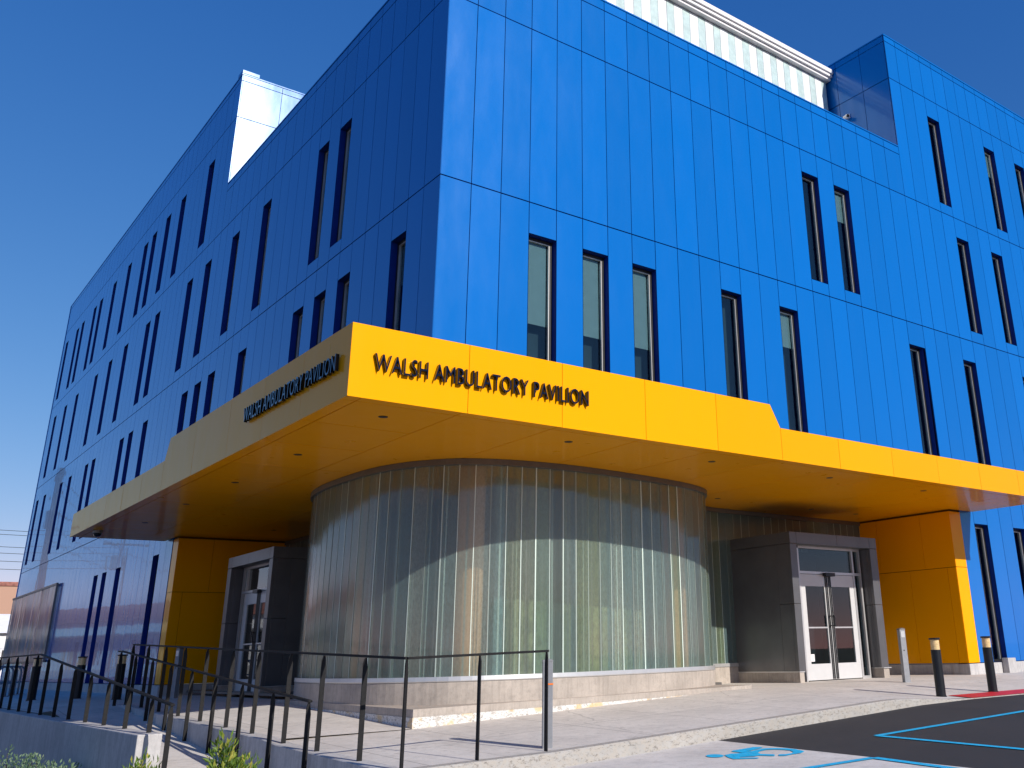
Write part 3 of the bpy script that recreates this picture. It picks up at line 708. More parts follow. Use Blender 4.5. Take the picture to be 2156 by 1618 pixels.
# ------------------------------------------------------------------ entrance vestibules
def vestibule(tf):
    def mb(): return MB(tf)
    Wd, D, H = 3.05, 1.85, 3.10
    b = mb()
    g = .004
    b.box(0, .215, -.0, .09, .225, 1.58); b.box(0, .215, 0, .09, 1.588, 2.845)              # front left post, two lengths
    b.box(0, .21, .094, .42, .225, 1.58); b.box(0, .21, .094, .42, 1.588, 2.845)
    b.box(.006, .12, .428, D, .225, 2.845)                                                       # side sheet
    b.box(Wd-.26, Wd, 0, .09, .225, 1.58); b.box(Wd-.26, Wd, 0, .09, 1.588, 2.845)
    b.box(Wd-.26, Wd-.0, .094, .42, .225, 1.58); b.box(Wd-.26, Wd, .094, .42, 1.588, 2.845)
    b.box(Wd-.12, Wd-.006, .428, D, .225, 2.845)
    for x0, x1 in ((0, .215), (.221, 1.60), (1.606, Wd-.266), (Wd-.26, Wd)): b.box(x0, x1, -.004, .30, 2.853, H)
    b.box(-.004, .30, .304, D, 2.853, H); b.box(Wd-.3, Wd+.004, .304, D, 2.853, H)
    b.box(.30, Wd-.3, .304, D, 3.0, H-.003)
    ves = b.build('vestibule', M['vest'], bld, bevel=.004)
    b = mb(); b.box(-.012, .16, -.012, D, .205, .224); b.box(Wd-.22, Wd+.05, -.03, D, .205, .224); b.build('ledge', M['alu'], ves)
    for a0, a1 in ((0, .14), (Wd-.2, Wd)): b = mb(); b.box(a0, a1, 0, D, -.12, .204); b.build('footing', M['plinth'], ves)
    # door wall, set back
    Y = .28; x0 = .57; x1 = 2.43; xs_ = 2.74
    f = mb()
    f.box(.222, x0, Y, Y+.08, 0, 2.85, 1)
    f.box(x0, xs_, Y, Y+.10, 2.80, 2.852, 0); f.box(x0-.045, x0, Y-.005, Y+.1, .0, 2.80, 0); f.box(x1, x1+.055, Y, Y+.1, 0, 2.80, 0); f.box(xs_-.05, xs_, Y, Y+.1, 0, 2.80, 0)
    f.box(x0, x1, Y, Y+.1, 2.245, 2.30, 0); f.box(x1+.055, xs_-.05, Y, Y+.1, 2.245, 2.30, 0); f.box(x1+.055, xs_-.05, Y, Y+.1, .0, .06, 0)
    f.box((x0+x1)/2-.16, (x0+x1)/2+.16, Y-.10, Y-.003, 2.20, 2.275, 1)
    f.box(xs_, Wd-.262, Y+.02, Y+.09, 0, 2.85, 1)
    f.build('door_frame', [M['alu'], M['black_frame']], ves)
    gl_ = mb(); gl_.box(x0, x1, Y+.05, Y+.058, 2.30, 2.80); gl_.box(x1+.055, xs_-.05, Y+.05, Y+.058, 2.30, 2.80); gl_.box(x1+.055, xs_-.05, Y+.05, Y+.058, .06, 2.245); gl_.build('transom', M['pane'], ves)
    k = mb(); k.box(x0-.3, xs_+.02, D-.2, D-.18, .05, 2.9); k.build('inner_dark', M['room_dark'], ves)
    mid = (x0+x1)/2
    for s, (a, c) in enumerate(((x0+.004, mid-.004), (mid+.004, x1-.004))):
        d = mb(); st = .155; ms = .12
        l, r_ = (st, ms) if s == 0 else (ms, st)
        y0, y1 = Y+.012, Y+.058
        d.box(a, a+l, y0, y1, .02, 2.235, 0); d.box(c-r_, c, y0, y1, .02, 2.235, 0); d.box(a+l, c-r_, y0, y1, 1.98, 2.235, 0); d.box(a+l, c-r_, y0, y1, .02, .35, 0)
        for q in range(2):                          # vertical bars by the meeting stile
            xx = (c-r_+.03+q*.052) if s == 0 else (a+.02+q*.052)
            d.box(xx, xx+.024, y0-.018, y0-.001, .03, 2.2, 1)
        dr = d.build('door', [M['door_white'], M['black_frame']], ves)
        p = mb(); p.box(a+l, c-r_, y0+.02, y0+.027, .35, 1.98); o = p.build('door_glass', M['pane'], ves)
        hb = mb(); hb.box(a+l, c-r_, y0-.01, y0+.015, 1.085, 1.115, 0)
        hx = c-.045 if s == 0 else a+.045
        hb.box(hx-.012, hx+.012, y0-.085, y0-.065, 1.12, 1.36, 1); hb.box(hx-.012, hx+.012, y0-.066, y0-.019, 1.13, 1.15, 1); hb.box(hx-.012, hx+.012, y0-.066, y0-.019, 1.33, 1.35, 1)
        if s == 0:
            sk_ = mb(); sk_.box(a+l+.02, a+l+.14, y0+.017, y0+.0195, .40, .55); sk_.build('notice', M['stucco'], ves)
        hb.build('door_handle', [M['alu'], M['black_frame']], ves)
    return ves
v1 = vestibule(lambda x, y, z: (9.28+x, .9+y, z)); v1['label'] = 'sun-touched grey metal entrance vestibule on the front'
v2 = vestibule(lambda x, y, z: (.67+y, 8.27+x, z)); v2['label'] = 'shaded grey metal entrance vestibule on the side'

# clerestory lantern on the low roof
b = MB(); x = 2.3; i = 0
while x < 13.9:
    w_ = .31 if i % 2 else .265
    j = random.uniform(-.004, .004)
    b.add([(x+.004, 2.17+j, 13.5), (min(x+w_-.004, 14.0), 2.17-j, 13.5), (min(x+w_-.004, 14.0), 2.17-j, 17.1), (x+.004, 2.17+j, 17.1)], [(0, 1, 2, 3)], i % 2)
    x += w_; i += 1
cl = b.build('clerestory', [M['clere_b'], M['clere_a']], bld, recalc=False)
b = MB(); b.box(2.3, 14.0, 2.24, 13.2, 13.5, 17.1); b.build('clerestory_core', M['blind'], cl)
b = MB(); b.box(2.15, 14.09, 2.02, 13.25, 17.12, 17.2); b.box(2.1, 14.09, 1.95, 13.25, 17.206, 17.30); b.box(2.06, 14.09, 1.90, 13.25, 17.306, 17.45); b.build('clerestory_roof', M['stucco'], cl, bevel=.01)
# channel-glass screen near the far end of the side wall
b = MB(); y = 28.8; 
while y < 38.8:
    y1 = min(y+.262, 38.85); j = random.uniform(-.006, .006)
    b.add([(-.09+j, y+.004, 1.0), (-.09-j, y1-.004, 1.0), (-.09-j, y1-.004, 3.62), (-.09+j, y+.004, 3.62)], [(0, 1, 2, 3)]); y = y1
sc = b.build('glass_screen', M['screen'], bld, recalc=False)
b = MB(); b.box(-.12, -.05, 28.75, 38.88, 3.62, 3.70); b.box(-.12, -.05, 28.75, 38.88, .93, 1.0); b.box(-.12, -.05, 28.74, 28.79, 1.0, 3.62)
b.build('screen_frame', M['alu_dark'], sc)

# ------------------------------------------------------------------ raised lettering on the fascia
def lettering(text, tf, x0, x1, z0, z1, depth, label):
    cu = bpy.data.curves.new('t', 'FONT'); cu.body = text; cu.size = 1; cu.extrude = .5; cu.resolution_u = 3; cu.offset = -.004; cu.space_character = 1.06
    o = bpy.data.objects.new('t', cu); COL.objects.link(o)
    bpy.context.view_layer.update()
    me = bpy.data.meshes.new_from_object(o.evaluated_get(bpy.context.evaluated_depsgraph_get()))
    bpy.data.objects.remove(o)
    bm = bmesh.new(); bm.from_mesh(me); bmesh.ops.remove_doubles(bm, verts=bm.verts, dist=1e-5)
    seen = set(); isl = []
    for v in bm.verts:
        if v.index in seen: continue
        st = [v]; seen.add(v.index); comp = []
        while st:
            q = st.pop(); comp.append(q)
            for e in q.link_edges:
                k = e.other_vert(q)
                if k.index not in seen: seen.add(k.index); st.append(k)
        isl.append(comp)
    ax0 = min(v.co.x for v in bm.verts); ax1 = max(v.co.x for v in bm.verts); az0 = 0.0
    hs = sorted(max(v.co.y for v in c) for c in isl); az1 = hs[len(hs)//2]
    root = empty('sign_lettering', tf((x0+x1)/2, .08, z0))
    inv = -Vector(root.location)
    isl.sort(key=lambda c: min(v.co.x for v in c))
    for comp in isl:
        idx = {v.index: i for i, v in enumerate(comp)}
        b = MB()
        vs = []
        for v in comp:
            u = x0+(v.co.x-ax0)/(ax1-ax0)*(x1-x0); z = z0+(v.co.y-az0)/(az1-az0)*(z1-z0)
            vs.append(Vector(tf(u, .014+(v.co.z+.5)*depth, z))+inv)
        fs = {f.index: [idx[v.index] for v in f.verts] for v in comp for f in v.link_faces}
        b.add(vs, list(fs.values()))
        xm = sum((q for q in vs), Vector())/len(vs)
        # two stand-off pins hold the letter to the fascia
        c = xm-inv
        b.build('letter', M['letter'], root)
    bm.free(); bpy.data.meshes.remove(me)
    return tag(root, label, 'sign')
TXT = 'WALSH AMBULATORY PAVILION'
lettering(TXT, lambda u, n, z: (u, CY0-n, z), -1.95, 1.46, 4.165, 4.395, .05, 'raised dark letters on the sunlit yellow fascia facing the parking lot')
lettering(TXT, lambda u, n, z: (CX0-n, -u, z), -1.62, 1.90, 4.19, 4.42, .05, 'raised dark letters on the shaded side fascia, seen at a steep angle')

# ------------------------------------------------------------------ railings
def post_mb(w, th, h, foot=True):
    """flat steel post, wide across local x, thin along local y, tapering at its head"""
    b = MB(); pr = [(-w/2, 0), (w/2, 0), (w/2, h-.13), (.012, h-.015), (.012, h), (-.012, h), (-w/2, h-.055)]
    b.prism([(x, 0, z) for x, z in pr], Vector((0, -th/2, 0)), Vector((0, th/2, 0)))
    return b
def railing(label, runs, posts, w=.058, th=.014, rail=(.05, .026)):
    """runs: polylines of the top rail; posts: (x, y, zbase, ztop, angle)"""
    x, y, zb = posts[0][0], posts[0][1], posts[0][2]
    root = empty('railing', (x, y, zb)); inv = -Vector((x, y, zb))
    for r in runs:
        b = MB()
        for a, c in zip(r[:-1], r[1:]): b.bar(Vector(a)+inv, Vector(c)+inv, rail[0], rail[1])
        b.build('handrail', M['rail'], root, bevel=.003)
    for px, py, z0, z1, an in posts:
        o = post_mb(w, th, z1-z0-.006).build('post', M['rail'], root)
        o.location = Vector((px, py, z0))+inv; o.rotation_euler = (0, 0, an)
    return tag(root, label, 'railing')
zA = lambda y: .68+(y+3.60)*.0345
pa = [(-.06, -3.44, S(-.06, -3.44), .722, pi/2), (-1.0, -3.50, S(-1, -3.5), .702, pi/2), (-1.92, -3.56, S(-1.92, -3.56)-.02, .682, .6)]
pa += [(-1.95, y, S(-1.95, y)-.01, zA(y), 0) for y in (-2.61, -1.42, -.33, .85, 1.97, 3.22, 4.42, 5.6, 6.78, 7.92)]
railing('dark steel railing along the raised sidewalk, bending at the corner by the kerb', [[(-.04, -3.44, .73), (-1.92, -3.56, .69), (-1.95, 7.95, zA(7.95)+.008)]], pa)
zB = lambda y: .24+(y+1.5)*.0762
railing('dark handrail descending beside the concrete retaining wall, lower end at the bush', [[(-2.11, -1.5, zB(-1.5)), (-2.11, 8.1, zB(8.1)), (-2.11, 8.32, zB(8.1))]],
        [(-2.11, y, R(y)-.03, zB(y)-.008, 0) for y in (-1.47, -.27, .93, 2.13, 3.33, 4.53, 5.73, 6.93, 8.1)])
zC = lambda y: min(.955, .235+.0775*max(0, y+.2))
railing('dark railing on the low concrete wall at the left, its posts shortening downhill', [[(-3.3, -.22, zC(-.22)), (-3.3, 9.2, .955), (-3.3, 15.5, .958)]],
        [(-3.3, -.2, R(-.2)-.03, zC(-.2)-.006, 0)]+[(-3.3, y, -.105, zC(y)-.008, 0) for y in (.68, 1.92, 3.15, 4.4, 5.68, 6.93, 8.2, 9.4, 10.6, 11.8, 13.0, 14.2, 15.4)])
# ------------------------------------------------------------------ retaining walls
b = MB(); ys = rng(-3.62, 8.8, .55); n = len(ys); vs = []
for y in ys:
    zt = S(-1.95, y)+.006
    vs += [(-2.06, y, min(R(y), zt)-.5), (-2.06, y, zt-.012), (-2.045, y, zt), (-1.845, y, zt), (-1.845, y, zt-.5)]
b.add(vs, [(i*5+k, (i+1)*5+k, (i+1)*5+(k+1) % 5, i*5+(k+1) % 5) for i in range(n-1) for k in range(5)]+[(0, 1, 2, 3, 4), tuple((n-1)*5+k for k in range(5))])
tag(b.build('retaining_wall', M['wall_conc']), 'grey concrete retaining wall holding up the raised sidewalk beside the ramp', 'wall')
b = MB(); b.box(-3.50, -3.21, .38, 8.99, -2.4, -.108); b.box(-3.50, -3.21, 9.0, 38, -2.4, -.108)
tag(b.build('retaining_wall', M['wall_conc'], bevel=.012), 'long low grey concrete wall in the lower left foreground, its end sunlit', 'wall')

# ------------------------------------------------------------------ bollards, posts, racks, cameras
def bollard(loc, h, r, label, group):
    root = empty('bollard', loc)
    b = MB(); b.lathe([(r*1.15, -.03), (r*1.15, .012), (r, .016), (r, h-.20), (r*.96, h-.195)], seg=28); b.build('shaft', M['black_metal'], root, smooth=False)
    b = MB(); b.lathe([(r*.90, h-.195), (r*.90, h-.115), (r*.93, h-.112), (r*.93, h-.105), (r*.90, h-.102), (r*.90, h-.03)], seg=28); b.build('lamp_lens', M['amber'], root)
    b = MB(); b.lathe([(r*1.12, h-.03), (r*1.14, h-.02), (r*1.14, h-.004), (r*1.0, h)], seg=28); b.build('cap', M['black_metal'], root)
    return tag(root, label, 'bollard', group)
GB = 'lit bollards around the building'
bollard((8.31, -3.12, S(8.31, -3.12)), .95, .083, 'black round bollard with amber lens where the red paint begins, before the yellow wall', GB)
bollard((9.97, -3.10, S(9.97, -3.1)), .96, .083, 'black round bollard with amber lens on the red strip, before the blue wall', GB)
bollard((-1.62, 14.15, 0), .95, .095, 'black bollard with amber lens behind the left railing, in front of the blue slit windows', GB)
bollard((-2.46, 14.78, 0), .95, .095, 'black bollard with amber lens nearest the bike racks at the far left', GB)
bollard((-1.27, 11.79, 0), .95, .095, 'black bollard with amber lens where the two ramp handrails start, close to the yellow wall', GB)
def pedestal(loc, h, rz, label, tape=False, w=.13, d=.10):
    root = empty('push_button_post', loc, rz)
    b = MB(); b.box(-w/2, w/2, -d/2, d/2, -.02, h-.02); b.build('post', M['grey_post'], root, bevel=.006)
    b = MB(); b.prism([(-w/2-.004, 0, h-.019), (w/2+.004, 0, h-.019), (w/2, 0, h), (0, 0, h+.018), (-w/2, 0, h)], Vector((0, -d/2-.003, 0)), Vector((0, d/2+.003, 0))); b.build('cap', M['alu_dark'] if not tape else M['grey_post'], root)
    b = MB()
    if tape: b.box(-.02, .063, -d/2-.004, -d/2-.0005, h-.28, h-.262); b.build('tape', M['orange'], root)
    else: b.box(-.045, .045, -d/2-.006, -d/2-.0005, h-.17, h-.05); b.build('button_plate', M['alu'], root)
    b = MB(); b.lathe([(.012, 0), (.012, .004)], seg=12)
    o = b.build('lock', M['black_metal'], root); o.rotation_euler = (pi/2, 0, 0); o.location = (-.01, -d/2-.0005, h-.42)
    return tag(root, label, 'post', 'grey push button posts')
pedestal((.10, -3.23, S(.1, -3.23)), .97, -.5, 'grey metal post with a strip of orange tape beside the end of the railing', True, .12, .10)
pedestal((10.5, -.86, S(10.5, -.86)), 1.03, -.35, 'slim grey push button post standing before the yellow wall on the right')
pedestal((-.26, 11.05, 0), 1.05, -1.2, 'grey push button post behind the railings, before the left yellow wall')
def rack(loc, rz):
    root = empty('bike_rack', loc, rz)
    b = MB(); b.tube([(-.38, 0, 0), (-.38, 0, .62)]+[(-.38+.16-.16*cos(a), 0, .62+.16*sin(a)) for a in (pi/6, pi/3, pi/2)]+[(.22+.16*sin(a), 0, .62+.16*cos(a)) for a in (0, pi/6, pi/3, pi/2)]+[(.38, 0, 0)], .026, 10); b.build('hoop', M['grey_post'], root, smooth=True)
    b = MB(); b.tube([(-.36, .0, .34), (.36, .0, .34)], .018, 8); b.build('crossbar', M['grey_post'], root)
    for a0 in (-.45, .31): b = MB(); b.box(a0, a0+.14, -.06, .06, 0, .012); b.build('foot_plate', M['grey_post'], root)
    return root
r0 = rack((-2.75, 19.2, 0), .35)
lbs = ['nearest', 'second', 'third', 'fourth', 'farthest']
for k in range(5):
    o = r0 if k == 0 else copy_tree(r0)
    o.location = (-2.75+.22*k, 19.2+.85*k, 0)
    tag(o, ('grey tubular bike rack hoop behind the far left railing, %s of the row of five' % lbs[k]), 'bike rack', 'bike racks by the side wall')
root = empty('security_camera', (-1.97, 12.95, ZS))
b = MB(); b.lathe([(.10, -.07), (.11, -.06), (.11, -.002)], seg=24); b.build('housing', M['grey_post'], root)
b = MB(); b.lathe([(.02, -.155), (.06, -.14), (.085, -.105), (.09, -.071)], seg=24); b.build('dome', M['letter'], root, smooth=True)
tag(root, 'small dome camera hanging under the far left end of the yellow canopy', 'camera')
root = empty('security_camera', (14.115, 1.54, 15.63))
b = MB(); b.box(-.03, .0, -.06, .06, -.06, .06); b.box(-.12, -.03, -.02, .02, -.02, .02); b.build('bracket', M['stucco'], root)
b = MB(); b.tube([(-.10, .08, -.04), (-.18, -.10, -.08)], .06, 16); b.build('housing', M['stucco'], root)
b = MB(); b.tube([(-.1805, -.101, -.0802), (-.184, -.109, -.082)], .045, 16); b.build('camera_lens', M['black_metal'], root)
tag(root, 'white bullet camera on the dark blue return wall above the low roof', 'camera')

# ------------------------------------------------------------------ paint on the parking lot
GP = 'blue parking bay lines'
tag(line([((3.86, -5.12), (12.5, -5.9)), ((3.86, -5.12), (3.78, -9.5))], .13).build('parking_line', M['blue_paint'], recalc=False), 'blue painted bay corner on the dark asphalt, two strokes meeting in a point', 'marking')
tag(line([((2.46, -6.13), (-.5, -5.60)), ((2.46, -6.13), (2.20, -9.0))], .13).build('parking_line', M['blue_paint'], recalc=False), 'blue painted bay corner where pale concrete meets asphalt, at the bottom edge', 'marking')
b = MB()
SYM = [[(1.622, -4.63), (1.59, -4.653), (1.556, -4.663), (1.522, -4.658), (1.494, -4.639), (1.474, -4.608), (1.464, -4.569), (1.467, -4.527), (1.481, -4.486), (1.505, -4.451), (1.536, -4.427), (1.571, -4.417), (1.606, -4.422), (1.635, -4.441), (1.655, -4.472), (1.664, -4.512), (1.661, -4.555), (1.646, -4.596)], [(1.902, -4.477), (1.964, -4.434), (2.168, -4.447), (2.301, -4.452), (2.353, -4.535), (2.331, -4.578), (2.228, -4.61), (2.071, -4.619), (2.004, -4.608), (1.901, -4.686)], [(1.666, -4.593), (1.779, -4.589), (1.888, -4.666), (2.004, -4.608), (2.061, -4.661), (2.285, -4.632), (2.151, -4.726), (2.001, -4.814), (1.926, -4.877), (1.864, -4.957), (1.793, -4.961), (1.662, -4.846), (1.63, -4.883), (1.755, -5.039), (1.747, -5.078), (1.701, -5.091), (1.517, -4.895), (1.566, -4.76)], [(2.285, -4.632), (2.382, -4.726), (2.443, -4.862), (2.449, -5.004), (2.414, -5.117), (2.391, -5.193), (2.257, -5.254), (2.152, -5.226), (2.025, -5.229), (1.974, -5.169), (2.051, -5.095), (2.107, -5.155), (2.198, -5.164), (2.275, -5.122), (2.339, -5.019), (2.342, -4.912), (2.305, -4.807), (2.231, -4.738), (2.106, -4.748), (2.001, -4.814)], [(2.001, -4.814), (1.958, -4.899), (2.025, -5.055), (1.941, -5.135), (1.864, -4.957), (1.926, -4.877)]]

for pts in SYM: b.add([(x, y, P(x, y)+.006) for x, y in pts], [tuple(range(len(pts)))])
tag(b.build('wheelchair_symbol', M['blue_paint'], recalc=False), 'blue wheelchair access symbol painted on pale concrete beside the kerb', 'marking')

# ------------------------------------------------------------------ planting
def leaves(b, c, n, rad_, ln, wd, up_=.5):
    for _ in range(n):
        while True:
            q = Vector((random.uniform(-1, 1), random.uniform(-1, 1), random.uniform(-1, 1)))
            if q.length < 1: break
        p = Vector(c)+Vector((q.x*rad_[0], q.y*rad_[1], q.z*rad_[2]))
        d = (q*.7+Vector((random.uniform(-.7, .7), random.uniform(-.7, .7), up_+random.uniform(-.4, .6)))).normalized()
        u = d.cross(Vector((random.uniform(-1, 1), random.uniform(-1, 1), random.uniform(-1, 1)))).normalized()
        l = ln*random.uniform(.6, 1.3); w_ = wd*random.uniform(.7, 1.3)
        m = p+d*l*.5; nn = d.cross(u)*l*.08
        b.add([p, m-u*w_+nn, p+d*l, m+u*w_+nn], [(0, 1, 2, 3)])
def bush(loc, r, h, n, mat, ln, wd, label, group=None):
    root = empty('bush', loc)
    st = MB()
    b = MB()
    for k in range(16):
        a = random.uniform(0, 2*pi); rr = r*random.uniform(.1, .95); tip = Vector((rr*cos(a), rr*sin(a), h*random.uniform(.5, 1.0)*(1-.35*rr/r)))
        st.tube([(rr*.15*cos(a), rr*.15*sin(a), -.05), tip*.55+Vector((0, 0, .02)), tip], [.008, .006, .003], 5)
        leaves(b, tip-Vector((0, 0, h*.14)), n//16, (r*.34, r*.34, h*.26), ln, wd, .7)
    st.build('stems', M['tree_bark'], root); b.build('foliage', mat, root, recalc=False)
    return tag(root, label, 'bush', group)
bush((-3.40, -2.62, -.92), .38, .90, 1300, M['leaf_bush'], .085, .014, 'leafy yellow-green bush at the foot of the ramp handrail')
bush((-3.56, -.05, -.88), .26, .62, 620, M['leaf_bush'], .085, .014, 'small yellow-tipped bush in front of the sunlit wall end')
for k, (x, y, r, h) in enumerate([(-4.25, 3.9, .65, .78), (-4.3, 2.6, .5, .50), (-4.05, 2.9, .5, .72)]):
    bush((x, y, L(x, y)-.05), r, h, 1300, M['leaf_sage'], .05, .012, ['low grey-green sage clump against the shaded wall, in the lower left corner', 'low grey-green sage clump spreading nearer, below the long wall', 'grey-green sage clump pressed against the long wall, right of the corner clump'][k], 'sage clumps')

def tree(loc, h, r, label, n=1500, group=None, ln=.30, name='tree'):
    root = empty(name, loc)
    t = MB(); t.tube([(0, 0, -.3), (.05, .02, h*.25), (.0, .08, h*.5), (.1, .0, h*.8)], [.05*h*.6, .04*h*.6, .025*h*.6, .01*h*.4], 9)
    b = MB()
    for k in range(13):
        a = random.uniform(0, 2*pi); e = random.uniform(.1, 1.0); rr = r*random.uniform(.35, .8)*(1.15-e*.6)
        tip = Vector((rr*cos(a), rr*sin(a), h*(.42+.52*e)))
        t.tube([(0, .04, h*(.3+.3*e)), tip*.6+Vector((0, 0, h*.18)), tip], [.03*h*.25, .02*h*.2, .008*h*.15], 6)
        leaves(b, tip, n//13, (r*.42, r*.42, h*.13), ln, ln*.22, .1)
    t.build('trunk', M['tree_bark'], root, smooth=True); b.build('crown', M['leaf_tree'], root, recalc=False)
    return tag(root, label, 'tree', group)
GT = 'trees across the parking lot'
for k, (x, y, h, r) in enumerate([(2, -42, 7.5, 3.4), (10, -46, 9, 4), (17.5, -41, 6.5, 3), (26, -47, 8.5, 3.8), (35, -43, 7, 3.3)]):
    tree((x, y, -1.0), h, r, 'green tree beyond the parking lot behind the camera, mirrored in the glass', 1300, GT)
tree((-.25, 46.5, 0), 3.2, .8, 'small thin leafed street tree beside the brick building at the far left edge', 260, None, .16)

# ------------------------------------------------------------------ the street to the left
root = empty('brick_building', (4, 92, 0))
b = MB(); b.box(-9, 9, -6, 8, -1, 7.45); b.build('wall', M['brick'], root)
b = MB(); b.box(-9.1, 9.1, -6.1, 8.1, 7.452, 7.78); b.build('parapet', M['roof_tile'], root)
for k in range(5):
    b = MB(); b.box(-6.4+3.05*k, -5.7+3.05*k, -6.03, -5.9, 5.5, 6.3); f = b.build('window', M['black_frame'], root)
    b = MB(); b.box(-6.45+3.05*k, -5.65+3.05*k, -6.06, -6.035, 5.84, 5.92); b.build('frame', M['stucco'], f)
tag(root, 'orange brick building with small dark windows beyond the far left corner', 'building')
root = empty('white_house', (4.5, 78, 0))
b = MB(); b.box(-7, 6, -3, 3, -.5, 3.3); b.build('wall', M['stucco'], root)
b = MB(); b.prism([(-7.3, -3.4, 3.305), (-7.3, 3.4, 3.305), (-7.3, 0, 4.8)], Vector((0, 0, 0)), Vector((13.6, 0, 0))); b.build('roof', M['stucco'], root)
b = MB()
for k in range(6): b.box(-6+2*k, -5.1+2*k, -3.03, -2.98, 1.0, 2.1)
b.build('window', M['black_frame'], root)
tag(root, 'low white house in front of the brick building at the left edge', 'building')
root = empty('tile_roofed_building', (-21, 84, 0), -.40)
b = MB(); b.box(-5, 5, -34, 36, -.5, 4.6); b.build('wall', M['stucco'], root)
b = MB(); b.prism([(-5.4, -34.4, 4.605), (5.4, -34.4, 4.605), (5.2, -34.4, 5.0), (3.4, -34.4, 6.1), (-3.4, -34.4, 6.1), (-5.2, -34.4, 5.0)], Vector((0, 0, 0)), Vector((0, 70.8, 0))); b.build('roof', M['roof_tile'], root)
for k in range(9):
    b = MB(); b.box(4.98, 5.03, -31+7.6*k, -28+7.6*k, .9, 2.9); b.build('window', M['black_frame'], root)
for k in range(8):
    b = MB(); b.box(4.98, 5.04, -27.4+7.6*k, -26.2+7.6*k, -.2, 2.3); b.build('door', M['timber'], root)
b = MB(); b.box(5.0, 5.12, -33.5, 35.5, -.3, .55); b.build('base_course', M['wall_conc'], root)
b = MB(); b.box(5.03, 6.2, -33, 35, 3.3, 3.45); b.build('awning', M['grey_post'], root)
tag(root, 'long white building with a red tile roof across the street', 'building')
root = empty('pale_building', (20, -66, -1))
b = MB(); b.box(-34, 34, -6, 6, -.5, 5.2); b.build('wall', M['stucco'], root)
b = MB(); b.box(-34.3, 34.3, -6.3, 6.3, 5.205, 5.6); b.build('roof', M['alu_dark'], root)
for k in range(10):
    b = MB(); b.box(-31+6.4*k, -28.5+6.4*k, 5.98, 6.03, 1.2, 3.2); b.build('window', M['black_frame'], root)
tag(root, 'long pale building beyond the parking lot behind the camera', 'building')
def pole(loc, h, label, rz=0):
    root = empty('utility_pole', loc, rz)
    b = MB(); b.tube([(0, 0, -.5), (0, 0, h*.5), (.03, 0, h)], [.19, .17, .13], 12); b.build('mast', M['tree_bark'], root, smooth=True)
    for q in range(2):
        b = MB(); b.box(-1.25, 1.25, -.06, .06, h-.55-1.0*q, h-.42-1.0*q); a = b.build('crossarm', M['tree_bark'], root)
        b = MB()
        for t in (-1.15, -.7, .7, 1.15): b.lathe([(.03, h-.419-1.0*q), (.045, h-.36-1.0*q), (.02, h-.28-1.0*q)], (t, 0), 8)
        b.build('insulator', M['grey_post'], a)
    b = MB(); b.lathe([(.24, h-3.2), (.27, h-3.15), (.27, h-2.3), (.2, h-2.22)], (.45, 0), 16); b.build('transformer', M['grey_post'], root)
    b = MB(); b.box(.12, .25, -.05, .05, h-2.8, h-2.6); b.build('bracket', M['black_metal'], root)
    return tag(root, label, 'utility pole', 'utility poles')
pole((-1.9, 46, 0), 10.9, 'wooden utility pole with a transformer on the side street, mirrored in the blue wall', pi/2)
pole((-9, 62, 0), 10.2, 'wooden utility pole carrying the wires that cross behind the building')
pole((26, 62, 0), 10.2, 'wooden utility pole hidden behind the building, holding the far wire ends')
def wire(a, c, sag, label, group, r=.016):
    a = Vector(a); c = Vector(c); b = MB()
    b.tube([a.lerp(c, i/20)-Vector((0, 0, sag*4*(i/20)*(1-i/20))) for i in range(21)], r, 5)
    return tag(b.build('overhead_wire', M['wire']), label, 'wire', group)
zz = [9.55, 9.28, 8.5, 8.1, 7.6, 7.1]
pos = ['topmost', 'second from the top', 'third from the top', 'fourth from the top', 'fifth from the top', 'lowest']
for k, z in enumerate(zz): wire((-9, 61.9, z), (26, 61.9, z), .30, 'overhead wire crossing the sky at the far left, %s of six' % pos[k], 'overhead wires crossing the sky')
for k, (z, dx) in enumerate([(9.95, -1.15), (9.95, 1.15), (8.95, .7), (7.9, .15), (7.2, .15)]):
    wire((-1.9, 46+dx, z), (-9+dx*.8, 62, z-.2), .3, 'overhead wire between the two street poles, mirrored in the blue wall', 'overhead wires between the street poles', .018)
wire((-1.9, 46, 8.6), (-15.2, 58, 4.9), .25, 'service wire dropping from the pole to the tile roofed building', 'service wires', .02)
root = empty('utility_cabinet', (-.35, 45.2, 0))
b = MB(); b.box(-.4, .4, -.3, .3, 0, 2.05); b.build('cabinet', simple('teal_mural', (.04, .36, .42), .5, var=.9, nscale=3), root, bevel=.02)
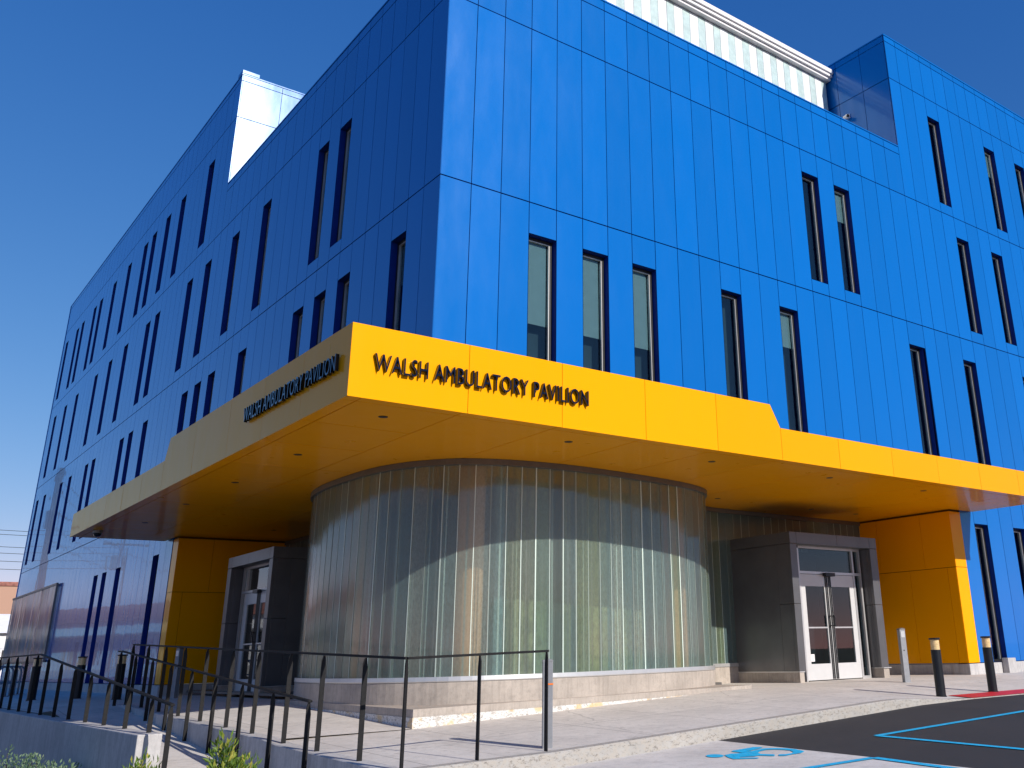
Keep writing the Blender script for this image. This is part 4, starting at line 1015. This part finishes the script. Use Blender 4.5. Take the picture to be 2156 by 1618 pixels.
b = MB(); b.box(-.43, .43, -.33, .33, 2.055, 2.12); b.build('lid', M['grey_post'], root)
tag(root, 'teal painted cabinet at the far left edge below the small tree', 'cabinet')

# ------------------------------------------------------------------ light
AZ, EL = rad(9), rad(28)
sd = Vector((sin(AZ)*cos(EL), -cos(AZ)*cos(EL), sin(EL)))
ld = bpy.data.lights.new('sun', 'SUN'); ld.energy = 4.9; ld.angle = rad(.53); ld.color = (1, .945, .87)
sun = bpy.data.objects.new('sun', ld); COL.objects.link(sun); sun.rotation_euler = sd.to_track_quat('Z', 'Y').to_euler()
wd = bpy.data.worlds.new('World'); SC.world = wd; wd.use_nodes = True
nt = wd.node_tree; bg = nt.nodes['Background']
sk = nt.nodes.new('ShaderNodeTexSky'); sk.sky_type = 'NISHITA'; sk.sun_disc = False
sk.sun_elevation = EL; sk.sun_rotation = pi-AZ; sk.altitude = 0; sk.air_density = 1.0; sk.dust_density = 0; sk.ozone_density = 6
# a clear polarised sky: deeper red fall-off, blue held up towards the zenith
sp_ = nt.nodes.new('ShaderNodeSeparateColor'); cb_ = nt.nodes.new('ShaderNodeCombineColor'); nt.links.new(sk.outputs[0], sp_.inputs[0])
for ch, (pw, kk) in enumerate(((1.5, .52), (.90, .93), (.55, 2.15))):
    a_ = N(nt, 'ShaderNodeMath', operation='POWER'); a_.inputs[1].default_value = pw
    b_ = N(nt, 'ShaderNodeMath', operation='MULTIPLY'); b_.inputs[1].default_value = kk
    nt.links.new(sp_.outputs[ch], a_.inputs[0]); nt.links.new(a_.outputs[0], b_.inputs[0]); nt.links.new(b_.outputs[0], cb_.inputs[ch])
nt.links.new(cb_.outputs[0], bg.inputs['Color']); bg.inputs['Strength'].default_value = .115
vs_ = SC.view_settings; vs_.view_transform = 'Standard'; vs_.look = 'None'; vs_.exposure = 0; vs_.gamma = 1
SC.cycles.max_bounces = 10; SC.cycles.diffuse_bounces = 5; SC.cycles.glossy_bounces = 4; SC.cycles.transparent_max_bounces = 16
SC.cycles.use_denoising = True
